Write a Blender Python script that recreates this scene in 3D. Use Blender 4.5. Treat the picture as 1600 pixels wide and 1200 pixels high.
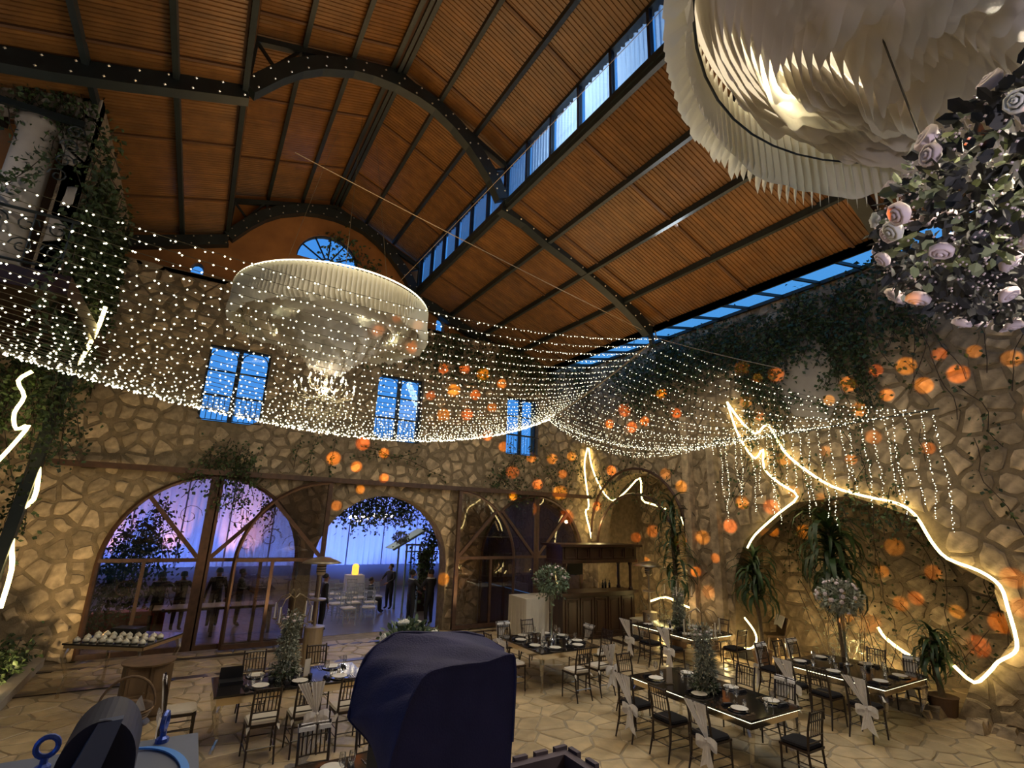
import bpy, bmesh, math, random
import numpy as np
from mathutils import Vector, Matrix
from mathutils.geometry import tessellate_polygon
R_ = random.Random(7)
PI = math.pi
for _o in list(bpy.data.objects): bpy.data.objects.remove(_o)
S = bpy.context.scene
COL = S.collection
# ------------------------------------------------------------------ camera
cd = bpy.data.cameras.new('camera'); cam = bpy.data.objects.new('camera', cd); COL.objects.link(cam)
cd.sensor_width = 36; cd.lens = 787/1600*36; cd.clip_start = .02; cd.clip_end = 200
cam.matrix_world = Matrix(((0.85152365, -0.16327276, -0.4982464, 0), (-0.52330524, -0.20567135, -0.82695279, 0), (0.03254386, 0.96490481, -0.26057551, 3.5), (0, 0, 0, 1)))
S.camera = cam
# ------------------------------------------------------------------ world: blue dusk sky
w = bpy.data.worlds.new('dusk'); S.world = w; w.use_nodes = True
nt = w.node_tree; bg = nt.nodes['Background']
tc = nt.nodes.new('ShaderNodeTexCoord'); sep = nt.nodes.new('ShaderNodeSeparateXYZ'); rmp = nt.nodes.new('ShaderNodeValToRGB')
nt.links.new(tc.outputs['Generated'], sep.inputs[0]); nt.links.new(sep.outputs['Z'], rmp.inputs[0]); nt.links.new(rmp.outputs[0], bg.inputs[0])
rmp.color_ramp.elements[0].color = (.095, .38, .90, 1); rmp.color_ramp.elements[1].color = (.075, .32, .82, 1)
bg.inputs[1].default_value = 1.0
S.view_settings.view_transform = 'Standard'; S.view_settings.look = 'None'; S.view_settings.gamma = 1
S.view_settings.use_curve_mapping = False
S.view_settings.exposure = 0.0
try:
    S.cycles.max_bounces = 8; S.cycles.transparent_max_bounces = 16; S.cycles.sample_clamp_indirect = 3; S.cycles.caustics_reflective = False; S.cycles.caustics_refractive = False
except Exception: pass

def lamp(kind, name, loc, power, col, size=.05, rot=None, parent=None, **kw):
    d = bpy.data.lights.new(name, kind); d.energy = power; d.color = col
    if kind == 'AREA':
        d.shape = 'RECTANGLE'; d.size, d.size_y = size if isinstance(size, tuple) else (size, size)
    else: d.shadow_soft_size = size
    for k, v in kw.items(): setattr(d, k, v)
    o = bpy.data.objects.new(name, d); COL.objects.link(o); o.location = loc
    if rot is not None: o.rotation_euler = rot
    if parent: o.parent = parent
    return o
def aim(v): return Vector(v).to_track_quat('-Z', 'Y').to_euler()
WARM = (1.0, .72, .36); AMBER = (1.0, .62, .26); CREAM = (1.0, .84, .60)
# uplights standing on the floor along the walls, and added area fills standing in for the light strings
for (x, y, z, tx, ty, tz, p, ang) in [(-2.6, 13.2, .2, -3.2, 16.3, 2.6, 400, 120), (2.0, 15.2, .25, 1.0, 16.3, 9, 330, 100), (7.9, 15.2, .25, 6.8, 16.3, 9, 260, 100),
                                 (12.6, 15.0, .25, 12.6, 16.3, 9, 200, 100), (12.3, 11.0, .3, 13.6, 10.6, 6, 170, 110), (12.6, 3.4, .3, 13.6, 3.0, 7, 120, 120)]:
    lamp('SPOT', 'wall_uplight', (x, y, z), p, WARM, .06, aim((tx-x, ty-y, tz-z)), spot_size=math.radians(ang), spot_blend=1.0)
lamp('AREA', 'added_hall_fill', (2.6, 6.0, 9.6), 270, CREAM, (3.0, 9.0), (0, 0, 0))
lamp('AREA', 'added_hall_fill', (9.0, 8.0, 8.6), 150, CREAM, (3.0, 8.0), (0, 0, 0))
lamp('AREA', 'added_roof_fill', (2.6, 10.0, 9.3), 160, AMBER, (4.5, 10.0), (PI, 0, 0))  # upward fills added to brighten the roof, in place of string glow
lamp('AREA', 'added_roof_fill', (9.0, 8.0, 8.4), 75, AMBER, (3.5, 9.0), (PI, 0, 0))
for (x, y, z, p) in [(15.0, 7.3, .5, 60), (14.6, 9.0, .4, 30), (13.2, 11.9, .35, 22), (13.1, 9.9, .3, 14), (14.8, 13.6, .5, 60), (13.2, 15.2, 3.5, 16)]:
    lamp('POINT', 'rope_glow_light', (x, y, z), p, (1.0, .76, .34), .06)
lamp('POINT', 'added_gallery_fill', (-4.3, 9.9, 8.9), 26, (1.0, .88, .78), .06)  # fill added to brighten the column and stone front, no fitting here
# ------------------------------------------------------------------ helpers
def mat(name, col, rough=.6, metal=0., noise=0., nscale=4., var=0., bump=0., bscale=30., emis=None, estr=0., trans=0., alpha=1., spec=.5, transl=0., col2=None, sample=None, stretch=None):
    m = bpy.data.materials.new(name); m.use_nodes = True
    n = m.node_tree.nodes; l = m.node_tree.links; p = n['Principled BSDF']
    p.inputs['Roughness'].default_value = rough; p.inputs['Metallic'].default_value = metal
    p.inputs['Base Color'].default_value = (*col, 1); p.inputs['Alpha'].default_value = alpha
    p.inputs['Transmission Weight'].default_value = trans; p.inputs['Specular IOR Level'].default_value = spec
    src = None
    co = n.new('ShaderNodeTexCoord')
    mp = n.new('ShaderNodeMapping'); l.new(co.outputs['Object'], mp.inputs[0])
    if stretch: mp.inputs['Scale'].default_value = stretch
    if noise or col2:
        tx = n.new('ShaderNodeTexNoise'); tx.inputs['Scale'].default_value = nscale; tx.inputs['Detail'].default_value = 6
        l.new(mp.outputs[0], tx.inputs[0])
        r = n.new('ShaderNodeValToRGB'); r.color_ramp.elements[0].position = .3; r.color_ramp.elements[1].position = .7
        c2 = col2 or tuple(c*(1-noise) for c in col)
        r.color_ramp.elements[0].color = (*c2, 1); r.color_ramp.elements[1].color = (*[min(1, c*(1+noise*.5)) for c in col], 1)
        l.new(tx.outputs['Fac'], r.inputs[0]); src = r.outputs[0]
    if var:
        g = n.new('ShaderNodeNewGeometry'); oi = n.new('ShaderNodeObjectInfo'); ad = n.new('ShaderNodeMath'); ad.operation = 'ADD'
        l.new(g.outputs['Random Per Island'], ad.inputs[0]); l.new(oi.outputs['Random'], ad.inputs[1])
        fr = n.new('ShaderNodeMath'); fr.operation = 'FRACT'; l.new(ad.outputs[0], fr.inputs[0])
        mr = n.new('ShaderNodeMapRange'); mr.inputs['To Min'].default_value = 1-var; mr.inputs['To Max'].default_value = 1+var; l.new(fr.outputs[0], mr.inputs[0])
        mx = n.new('ShaderNodeVectorMath'); mx.operation = 'SCALE'
        if src: l.new(src, mx.inputs[0])
        else: mx.inputs[0].default_value = col
        l.new(mr.outputs[0], mx.inputs['Scale']); src = mx.outputs[0]
    if src: l.new(src, p.inputs['Base Color'])
    if bump:
        t2 = n.new('ShaderNodeTexNoise'); t2.inputs['Scale'].default_value = bscale; t2.inputs['Detail'].default_value = 5; l.new(mp.outputs[0], t2.inputs[0])
        b = n.new('ShaderNodeBump'); b.inputs['Strength'].default_value = bump; b.inputs['Distance'].default_value = .03
        l.new(t2.outputs['Fac'], b.inputs['Height']); l.new(b.outputs[0], p.inputs['Normal'])
    if emis: p.inputs['Emission Color'].default_value = (*emis, 1); p.inputs['Emission Strength'].default_value = estr
    if transl:
        out = n['Material Output']; tr = n.new('ShaderNodeBsdfTranslucent'); tr.inputs[0].default_value = (*col, 1)
        ms = n.new('ShaderNodeMixShader'); ms.inputs[0].default_value = transl
        l.new(p.outputs[0], ms.inputs[1]); l.new(tr.outputs[0], ms.inputs[2]); l.new(ms.outputs[0], out.inputs[0])
    if sample == 'NONE': m.cycles.emission_sampling = 'NONE'
    return m
def glassy(name, col=(1, 1, 1), mixf=.82, rough=.05, top=.45):
    m = bpy.data.materials.new(name); m.use_nodes = True; n = m.node_tree.nodes; l = m.node_tree.links
    n.remove(n['Principled BSDF']); out = n['Material Output']
    t = n.new('ShaderNodeBsdfTransparent'); t.inputs[0].default_value = (*col, 1); g = n.new('ShaderNodeBsdfGlossy'); g.inputs['Roughness'].default_value = rough
    fr = n.new('ShaderNodeFresnel'); fr.inputs[0].default_value = 1.45
    mr = n.new('ShaderNodeMapRange'); mr.inputs['To Min'].default_value = 1-mixf; mr.inputs['To Max'].default_value = top; l.new(fr.outputs[0], mr.inputs[0])
    ms = n.new('ShaderNodeMixShader'); l.new(mr.outputs[0], ms.inputs[0]); l.new(t.outputs[0], ms.inputs[1]); l.new(g.outputs[0], ms.inputs[2]); l.new(ms.outputs[0], out.inputs[0])
    return m
MT = dict(
 stone=mat('rubble_stone', (.44, .33, .205), .88, noise=.5, nscale=5, var=.36, bump=.8, bscale=11),
 mortar=mat('lime_mortar', (.255, .19, .115), .95, noise=.35, nscale=6, bump=.6, bscale=40),
 plaster=mat('old_plaster', (.38, .33, .27), .9, noise=.15, nscale=2.5),
 flag=mat('flagstone', (.52, .385, .215), .38, noise=.3, nscale=3.2, var=.16, bump=.25, bscale=12),
 grout=mat('floor_grout', (.33, .26, .165), .7, noise=.3),
 band=mat('dark_marble_band', (.05, .03, .02), .3, noise=.4, nscale=6),
 orange=mat('ochre_painted_wall', (.36, .15, .04), .85, noise=.25, nscale=2),
 slat=mat('varnished_roof_slat', (.18, .078, .019), .34, noise=.3, nscale=2.5, var=.14),
 slatdark=mat('roof_batten', (.10, .045, .018), .6),
 steel=mat('dark_green_painted_steel', (.017, .024, .024), .45, noise=.3),
 bolt=mat('pale_bolt_head', (.75, .66, .52), .3, metal=.6),
 rust=mat('brown_painted_frame', (.085, .04, .022), .55, noise=.35, nscale=8),
 winframe=mat('black_window_frame', (.01, .013, .02), .5),
 pane=glassy('clear_window_pane', (.85, .93, 1.0), .97, .02, .15),
 doorpane=glassy('dark_reflective_door_glass', (.80, .76, .74), .92, .02),
 skypane=glassy('frosted_skylight_pane', (.95, 1.0, 1.0), .97, .3, .08),
 curtain=mat('pale_clerestory_curtain', (.72, .80, .88), .8, transl=.75, noise=.12, nscale=3, stretch=(1, 14, .5)),
 leaf=mat('ivy_leaf', (.045, .075, .022), .6, var=.5, noise=.4, nscale=3),
 leafdry=mat('dark_vine_stem', (.05, .032, .02), .8),
 palm=mat('strap_leaf', (.035, .068, .022), .40, var=.45),
 trunk=mat('palm_trunk', (.12, .085, .05), .9, noise=.4, nscale=20),
 pot=mat('clay_pot', (.16, .09, .05), .8, noise=.2),
 rope=mat('lit_rope_tube', (1, .95, .7), .5, emis=(1.0, .78, .30), estr=7.0),
 bulb=mat('lit_string_bulb', (1, 1, .9), .5, emis=(1.0, .93, .64), estr=5.5, sample='NONE'),
 wire=mat('thin_light_wire', (.10, .085, .05), .6),
 cable=mat('hemp_support_rope', (.34, .27, .19), .8),
 flame=mat('lit_chandelier_bulb', (1, 1, .9), .5, emis=(1.0, .85, .55), estr=14., sample='NONE'),
 crystal=mat('crystal_drop', (.9, .82, .6), .08, metal=.55),
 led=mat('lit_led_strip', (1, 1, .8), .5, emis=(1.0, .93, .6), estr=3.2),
 paper=mat('white_paper_ruffle', (.86, .82, .75), .75, transl=.5, noise=.06, nscale=3),
 paperband=mat('cream_paper_pleat', (.80, .77, .66), .75, transl=.40),
 chair=mat('dark_brown_lacquer', (.022, .011, .008), .28),
 cream=mat('cream_cushion', (.52, .45, .36), .85, noise=.1),
 blackcush=mat('black_cushion', (.010, .008, .009), .9, spec=.15),
 sash=mat('white_organza_sash', (.82, .78, .76), .7, transl=.15, noise=.12, nscale=16, stretch=(6, 6, 1)),
 blackglass=mat('black_mirror_glass', (.012, .010, .010), .10, spec=.9),
 mirror=mat('gold_mirror_apron', (.75, .62, .42), .16, metal=1.0),
 crys=glassy('clear_acrylic', (.93, .90, .82), .80, .08),
 plate=mat('white_porcelain', (.74, .68, .58), .3),
 napkin=mat('black_satin_napkin', (.012, .011, .014), .45),
 glass=glassy('drinking_glass', (.93, .92, .90), .70, .06, .75),
 cutlery=mat('polished_cutlery', (.75, .70, .62), .2, metal=1.0),
 card=mat('menu_card', (.62, .54, .44), .8),
 candle=mat('ivory_candle', (.75, .68, .54), .6),
 gold=mat('antique_gold_iron', (.30, .22, .12), .4, metal=.6),
 green=mat('eucalyptus_leaf', (.13, .18, .10), .6, var=.45),
 greydusty=mat('dusty_grey_green_leaf', (.27, .28, .21), .75, var=.45),
 rose=mat('blush_white_rose', (.80, .66, .66), .7, var=.18),
 whiterose=mat('white_rose', (.78, .76, .68), .7, var=.1),
 darkwood=mat('dark_mahogany', (.042, .016, .009), .32, noise=.4, nscale=7, stretch=(1, 1, .15)),
 cloth=mat('white_table_skirt', (.62, .56, .46), .8, noise=.06),
 inox=mat('brushed_heater_steel', (.55, .47, .37), .3, metal=.9),
 drapeblue=mat('blue_lit_white_drape', (.75, .78, .85), .85, transl=.2),
 suit=mat('black_suit_cloth', (.010, .009, .011), .7),
 skin=mat('skin', (.32, .17, .11), .6), hair=mat('dark_hair', (.012, .008, .006), .6),
 shirt=mat('white_shirt', (.5, .48, .45), .8),
 clear=mat('clear_resin_chair', (.42, .46, .55), .2, alpha=.55),
 navy=mat('navy_hood_fabric', (.045, .042, .125), .8, noise=.25, nscale=9, bump=.3, bscale=220),
 grey=mat('blue_grey_housing', (.13, .15, .22), .5, noise=.15),
 bluepaint=mat('bright_blue_band', (.07, .30, .85), .4),
 bluemetal=mat('blue_anodised_eyebolt', (.07, .13, .50), .3, metal=.5),
 wicker=mat('wicker', (.25, .15, .07), .7, noise=.4, nscale=40),
 cratetop=mat('grey_brown_crate_wood', (.10, .075, .10), .8, noise=.3, nscale=12),
 crateblue=mat('blue_crate_board', (.025, .035, .14), .7, noise=.3, nscale=12),
 black=mat('black_plastic', (.012, .012, .014), .5),
 cup=mat('white_china_cup', (.70, .63, .48), .35),
 concrete=mat('balcony_concrete', (.25, .22, .2), .9, noise=.2),
 wood=mat('brown_cabinet_wood', (.16, .095, .045), .55, noise=.35, nscale=6, stretch=(1, 1, .2)),
 redwood=mat('red_bench_cover', (.22, .03, .03), .7),
)
class MB:
    def __init__(s): s.v = []; s.f = []
    def add(s, vs, fs):
        b = len(s.v); s.v += [tuple(v) for v in vs]; s.f += [tuple(i+b for i in f) for f in fs]; return s
    def box(s, x0, y0, z0, x1, y1, z1):
        return s.add([(x0,y0,z0),(x1,y0,z0),(x1,y1,z0),(x0,y1,z0),(x0,y0,z1),(x1,y0,z1),(x1,y1,z1),(x0,y1,z1)],
                     [(3,2,1,0),(4,5,6,7),(0,1,5,4),(1,2,6,5),(2,3,7,6),(3,0,4,7)])
    def bar(s, a, b, w, h, up=(0,0,1)):
        a = Vector(a); b = Vector(b); d = (b-a).normalized(); u = Vector(up)
        if abs(d.dot(u)) > .98: u = Vector((1,0,0))
        x = d.cross(u).normalized()*w/2; y = x.cross(d).normalized()*h/2
        vs = [p+sx*x+sy*y for p in (a, b) for sx, sy in ((-1,-1),(1,-1),(1,1),(-1,1))]
        return s.add(vs, [(3,2,1,0),(4,5,6,7),(0,1,5,4),(1,2,6,5),(2,3,7,6),(3,0,4,7)])
    def tube(s, pts, r, n=6, cap=True):
        pts = [Vector(p) for p in pts]; k = len(pts); rr = r if isinstance(r, (list, tuple)) else [r]*k
        u = Vector((0,0,1)); t0 = (pts[1]-pts[0]).normalized()
        if abs(t0.dot(u)) > .9: u = Vector((1,0,0))
        vs = []
        for i, p in enumerate(pts):
            t = (pts[min(i+1,k-1)]-pts[max(i-1,0)])
            t = t.normalized() if t.length > 1e-9 else t0
            x = t.cross(u)
            x = x.normalized() if x.length > 1e-6 else Vector((1,0,0))
            y = x.cross(t).normalized(); u = y
            for j in range(n):
                a = 2*PI*j/n; vs.append(p+(x*math.cos(a)+y*math.sin(a))*rr[i])
        fs = [(i*n+j, i*n+(j+1)%n, (i+1)*n+(j+1)%n, (i+1)*n+j) for i in range(k-1) for j in range(n)]
        if cap: fs += [tuple(range(n-1,-1,-1)), tuple((k-1)*n+j for j in range(n))]
        return s.add(vs, fs)
    def lathe(s, prof, c=(0,0,0), n=16, closed=False):
        vs = []; k = len(prof)
        for r, z in prof:
            for j in range(n):
                a = 2*PI*j/n; vs.append((c[0]+max(r,1e-4)*math.cos(a), c[1]+max(r,1e-4)*math.sin(a), c[2]+z))
        fs = [(i*n+j, i*n+(j+1)%n, (i+1)*n+(j+1)%n, (i+1)*n+j) for i in range(k-1) for j in range(n)]
        if closed: fs += [tuple(range(n-1,-1,-1)), tuple((k-1)*n+j for j in range(n))]
        return s.add(vs, fs)
    def octa(s, c, r, rz=None):
        x, y, z = c; rz = rz or r
        return s.add([(x+r,y,z),(x-r,y,z),(x,y+r,z),(x,y-r,z),(x,y,z+rz),(x,y,z-rz)], [(0,2,4),(2,1,4),(1,3,4),(3,0,4),(2,0,5),(1,2,5),(3,1,5),(0,3,5)])
    def leaf(s, c, d, nrm, L, W):
        d = Vector(d).normalized(); x = d.cross(Vector(nrm))
        x = x.normalized() if x.length > 1e-5 else Vector((1,0,0)); up = x.cross(d).normalized(); c = Vector(c)
        return s.add([c, c+d*L*.45+x*W/2+up*W*.15, c+d*L, c+d*L*.45-x*W/2+up*W*.15], [(0,1,2),(0,2,3)])
    def leaf6(s, c, d, nrm, L, W):
        d = Vector(d).normalized(); x = d.cross(Vector(nrm))
        x = x.normalized() if x.length > 1e-5 else Vector((1,0,0)); up = x.cross(d).normalized(); c = Vector(c); h = W/2
        return s.add([c, c+d*L*.25+x*h*.8+up*h*.2, c+d*L*.65+x*h*.85+up*h*.2, c+d*L, c+d*L*.65-x*h*.85+up*h*.2, c+d*L*.25-x*h*.8+up*h*.2], [(0,1,2,3), (0,3,4,5)])
    def poly(s, pts): return s.add(pts, [tuple(range(len(pts)))])
    def prism(s, loop, off):
        n = len(loop); a = [Vector(p) for p in loop]; o = Vector(off)
        s.add(a+[p+o for p in a], [tuple(range(n-1,-1,-1)), tuple(range(n, 2*n))]+[(i,(i+1)%n,n+(i+1)%n,n+i) for i in range(n)]); return s
    def mesh(s, name, m, smooth=False):
        me = bpy.data.meshes.new(name); me.from_pydata(s.v, [], s.f); me.materials.append(MT[m] if isinstance(m, str) else m)
        if smooth: me.polygons.foreach_set('use_smooth', [True]*len(me.polygons))
        me.update(); return me
    def build(s, name, m, parent=None, label=None, cat=None, group=None, kind=None, loc=None, smooth=False, rot=None):
        return ob(name, s.mesh(name, m, smooth), parent, label, cat, group, kind, loc, rot)
def ob(name, me, parent=None, label=None, cat=None, group=None, kind=None, loc=None, rot=None):
    o = bpy.data.objects.new(name, me); COL.objects.link(o)
    if parent: o.parent = parent
    if loc is not None: o.location = loc
    if rot is not None: o.rotation_euler = rot
    return tag(o, label, cat, group, kind)
def tag(o, label=None, cat=None, group=None, kind=None):
    if label: o['label'] = label
    if cat: o['category'] = cat
    if group: o['group'] = group
    if kind: o['kind'] = kind
    return o
def thing(name, label, cat, loc=(0,0,0), rz=0, group=None, kind=None):
    o = bpy.data.objects.new(name, None); COL.objects.link(o); o.empty_display_size = .1
    o.location = loc; o.rotation_euler = (0,0,rz); return tag(o, label, cat, group, kind)
KIDS = {}
def kids(o): return [c for c in bpy.data.objects if c.parent == o]
def snapshot(o): return (o, [snapshot(c) for c in kids(o)])
def copy_tree(snap, parent=None):
    o, ch = snap; c = o.copy(); COL.objects.link(c)
    c.parent = parent
    for k in ch: copy_tree(k, c)
    return c
def place(snap, loc, rz, label=None, group=None, first=None):
    o = copy_tree(snap); o.location = loc; o.rotation_euler = (0,0,rz)
    if label: o['label'] = label
    if group: o['group'] = group
    elif 'group' in o: del o['group']
    return o
def kill(snap):
    for c in snap[1]: kill(c)
    bpy.data.objects.remove(snap[0])
def inside(p, poly):
    x, y = p; c = False; n = len(poly)
    for i in range(n):
        x1, y1 = poly[i]; x2, y2 = poly[i-1]
        if (y1 > y) != (y2 > y) and x < (x2-x1)*(y-y1)/(y2-y1)+x1: c = not c
    return c
def nearest(p, poly):
    best = None; n = len(poly)
    for i in range(n):
        a = poly[i-1]; b = poly[i]; dx, dy = b[0]-a[0], b[1]-a[1]; L = dx*dx+dy*dy or 1e-9
        t = max(0, min(1, ((p[0]-a[0])*dx+(p[1]-a[1])*dy)/L)); q = (a[0]+t*dx, a[1]+t*dy)
        d = (q[0]-p[0])**2+(q[1]-p[1])**2
        if best is None or d < best[0]: best = (d, q)
    return best[1]
def voronoi(u0, v0, u1, v1, cu, cv, seed, jit=.47):
    rr = random.Random(seed); nu = int((u1-u0)/cu)+1; nv = int((v1-v0)/cv)+1; P = {}
    for i in range(-2, nu+3):
        for j in range(-2, nv+3):
            P[i,j] = (u0+(i+.5+(j%2)*.5+rr.uniform(-jit,jit))*cu, v0+(j+.5+rr.uniform(-jit,jit))*cv)
    cells = []
    for i in range(0, nu+1):
        for j in range(0, nv+1):
            px, py = P[i,j]
            if not (u0-.5*cu < px < u1+.5*cu and v0-.5*cv < py < v1+.5*cv): continue
            poly = [(px-2*cu,py-2*cv),(px+2*cu,py-2*cv),(px+2*cu,py+2*cv),(px-2*cu,py+2*cv)]
            for a in range(-2,3):
                for b in range(-2,3):
                    if a == 0 == b: continue
                    q = P.get((i+a,j+b))
                    if not q: continue
                    mx, my = (px+q[0])/2, (py+q[1])/2; nx, ny = q[0]-px, q[1]-py; out = []
                    for k in range(len(poly)):
                        A = poly[k-1]; B = poly[k]; da = (A[0]-mx)*nx+(A[1]-my)*ny; db = (B[0]-mx)*nx+(B[1]-my)*ny
                        if (da <= 0) != (db <= 0):
                            t = da/(da-db); out.append((A[0]+t*(B[0]-A[0]), A[1]+t*(B[1]-A[1])))
                        if db <= 0: out.append(B)
                    poly = out
                    if not poly: break
                if not poly: break
            if len(poly) > 2: cells.append(((px,py), poly))
    return cells
def stones(parent, name, m, cells, outer, holes, mp, gap, proud, near, maxn=300, seed=1, jag=.0, vary=.0):
    """stones as pieces: mp(u,v,d) -> world, d = how far it stands proud; the nearest maxn are parts, the rest one stuff part"""
    rr = random.Random(seed); items = []
    for c, poly in cells:
        if not inside(c, outer) or any(inside(c, h) for h in holes): continue
        sc = 1-rr.uniform(.0, .05)-(vary*rr.random()**1.5); pts = []
        area = 0
        for k in range(len(poly)):
            A = poly[k-1]; B = poly[k]; area += A[0]*B[1]-B[0]*A[1]
        cx = sum(p[0] for p in poly)/len(poly); cy = sum(p[1] for p in poly)/len(poly); rad = math.sqrt(abs(area)/2/PI)
        if rad < .03: continue
        f = max(.3, 1-gap/rad)
        dense = []
        for k in range(len(poly)):
            A = poly[k-1]; B = poly[k]; dense.append(A)
            if jag and math.dist(A, B) > rad*.8: dense.append(((A[0]+B[0])/2+rr.uniform(-jag,jag), (A[1]+B[1])/2+rr.uniform(-jag,jag)))
        for p in dense:
            q = (cx+(p[0]-cx)*f*sc, cy+(p[1]-cy)*f*sc)
            if not inside(q, outer): q = nearest(q, outer)
            for h in holes:
                if inside(q, h): q = nearest(q, h)
            pts.append(q)
        items.append((near(mp(cx, cy, 0)), (cx, cy), pts, proud*rr.uniform(.45, 1.3)))
    items.sort(key=lambda t: t[0])
    rest = MB()
    for k, (_, (cx, cy), pts, pr) in enumerate(items):
        n = len(pts); t1, t2 = rr.uniform(-.3,.3)*pr, rr.uniform(-.3,.3)*pr
        base = [mp(u, v, -.01) for u, v in pts]; rim = [mp(cx+(u-cx)*.94, cy+(v-cy)*.94, pr*.7) for u, v in pts]
        top = [mp(cx+(u-cx)*.74, cy+(v-cy)*.74, pr+t1*(u-cx)/.3+t2*(v-cy)/.3) for u, v in pts]
        vs = base+rim+top; fs = [(i, (i+1)%n, n+(i+1)%n, n+i) for i in range(n)]+[(n+i, n+(i+1)%n, 2*n+(i+1)%n, 2*n+i) for i in range(n)]+[tuple(range(2*n, 3*n))]
        if k < maxn:
            o = Vector(mp(cx, cy, 0)); mb = MB().add([Vector(v)-o for v in vs], fs); mb.build(name, m, parent, loc=o)
        else: rest.add(vs, fs)
    if rest.f: rest.build(name, m, parent, kind='stuff')
def slab(mb, outer, holes, mp, d0, d1):
    """a wall face with openings, extruded from depth d0 (front) to d1"""
    loops = [outer]+holes; flat = [p for L in loops for p in L]
    tr = tessellate_polygon([[Vector((p[0], p[1], 0)) for p in L] for L in loops])
    N = len(flat)
    vs = [mp(u, v, d0) for u, v in flat]+[mp(u, v, d1) for u, v in flat]
    fs = [tuple(t) for t in tr]+[tuple(i+N for i in t) for t in tr]; b = 0
    for L in loops:
        n = len(L)
        for i in range(n): fs.append((b+i, b+(i+1)%n, N+b+(i+1)%n, N+b+i))
        b += n
    mb.add(vs, fs); return mb
def near_cam(p): return math.dist(p, (0, 0, 3.5))

# measured positions in the hall (metres)
HOLE_A = [(13.6, 9.93, 0.08), (13.6, 9.78, 2.15), (13.6, 9.38, 3.14), (13.6, 8.49, 3.86), (13.6, 7.74, 4.2), (13.6, 6.39, 4.33), (13.6, 5.14, 3.85), (13.6, 4.73, 2.99), (13.6, 4.03, 2.6), (13.6, 3.91, 1.62), (13.6, 4.24, 1.16), (13.6, 4.64, 0.77), (13.6, 4.94, 0.16)]
ROPE_A = [(13.45, 9.47, 7.22), (13.45, 9.24, 6.32), (13.45, 8.98, 5.75), (13.45, 8.71, 5.43), (13.45, 8.45, 5.66), (13.45, 8.47, 5.13), (13.45, 8.07, 4.7), (13.45, 7.62, 4.34), (13.45, 8.21, 3.89), (13.45, 8.92, 3.33), (13.45, 9.2, 2.96)]
ROPE_A2 = [(13.55, 9.54, 1.09), (13.55, 9.28, 0.81), (13.55, 9.23, 0.58), (13.55, 9.38, 0.36), (13.55, 9.62, 0.3)]
ROPE_B = [(13.45, 9.47, 7.22), (13.45, 9.11, 6.63), (13.45, 8.64, 6.13), (13.45, 8.23, 6.33), (13.45, 7.85, 5.55), (13.45, 7.31, 5.0), (13.45, 6.73, 4.57), (13.45, 6.04, 4.32), (13.45, 5.4, 4.15), (13.45, 5.08, 3.89), (13.45, 4.87, 3.36), (13.45, 4.65, 3.03), (13.45, 4.17, 2.83), (13.45, 3.9, 2.59), (13.45, 3.85, 2.2), (13.45, 3.82, 1.65), (13.45, 3.89, 1.42), (13.45, 4.15, 1.21), (13.45, 4.32, 0.99), (13.45, 4.58, 0.75), (13.45, 4.86, 0.98)]
ROPE_C = [(13.44, 16.1, 6.47), (13.27, 16.1, 5.67), (13.49, 16.1, 4.16), (13.32, 16.1, 3.9), (13.64, 16.1, 2.81), (13.81, 16.1, 1.26)]
ROPE_D = [(13.45, 16.03, 6.46), (13.45, 15.84, 5.67), (13.45, 15.28, 4.76), (13.45, 14.64, 4.34), (13.45, 13.95, 4.65), (13.45, 13.22, 5.1), (13.45, 13.16, 4.36), (13.45, 12.66, 4.18), (13.45, 12.1, 4.03)]
ROPE_E = [(-2.46, 14.0, 7.89), (-2.51, 14.0, 7.25), (-2.73, 14.0, 6.17), (-2.85, 14.0, 5.44), (-2.96, 14.0, 4.75), (-2.91, 14.0, 4.42), (-2.82, 14.0, 4.1), (-2.79, 14.0, 3.59), (-2.99, 14.0, 3.27), (-2.93, 14.0, 2.72), (-2.83, 14.0, 2.25), (-2.84, 14.0, 1.55)]
ROPE_F = [(-3.12, 13.0, 6.0), (-3.28, 13.0, 5.78), (-3.13, 13.0, 5.49), (-3.2, 13.0, 5.16), (-3.11, 13.0, 4.86), (-2.95, 13.0, 4.95), (-3.09, 13.0, 4.56), (-3.24, 13.0, 4.22)]
ROPE_G = [(15.0, 6.85, 1.22), (15.0, 6.7, 0.99), (15.0, 6.37, 0.77), (15.0, 6.03, 0.62)]
SPOT_BACK = [(6.9, 16.3, 8.72), (7.74, 16.3, 8.85), (8.53, 16.3, 8.8), (9.36, 16.3, 8.56), (6.49, 16.3, 7.65), (7.36, 16.3, 7.98), (8.25, 16.3, 7.95), (7.02, 16.3, 7.03), (7.96, 16.3, 7.16), (8.98, 16.3, 7.57), (4.3, 16.3, 5.72), (5.02, 16.3, 5.48), (3.45, 16.3, 5.17), (4.18, 16.3, 4.97), (5.1, 16.3, 4.68), (4.38, 16.3, 4.27), (3.71, 16.3, 3.75), (9.55, 16.3, 6.15), (8.84, 16.3, 6.5), (10.8, 16.3, 5.85), (11.8, 16.3, 5.89), (12.77, 16.3, 6.08), (9.98, 16.3, 5.23), (11.12, 16.3, 4.85), (12.32, 16.3, 5.33), (12.2, 16.3, 4.6), (10.04, 16.3, 4.36), (10.85, 16.3, 3.93), (7.41, 16.3, 1.54), (15.08, 16.3, 5.75), (16.58, 16.3, 7.88), (15.03, 16.3, 7.77), (16.09, 16.3, 8.61), (17.54, 16.3, 8.33), (19.0, 16.3, 9.99), (20.18, 16.3, 9.2), (14.16, 16.3, 4.19), (12.52, 16.3, 3.68)]
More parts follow.
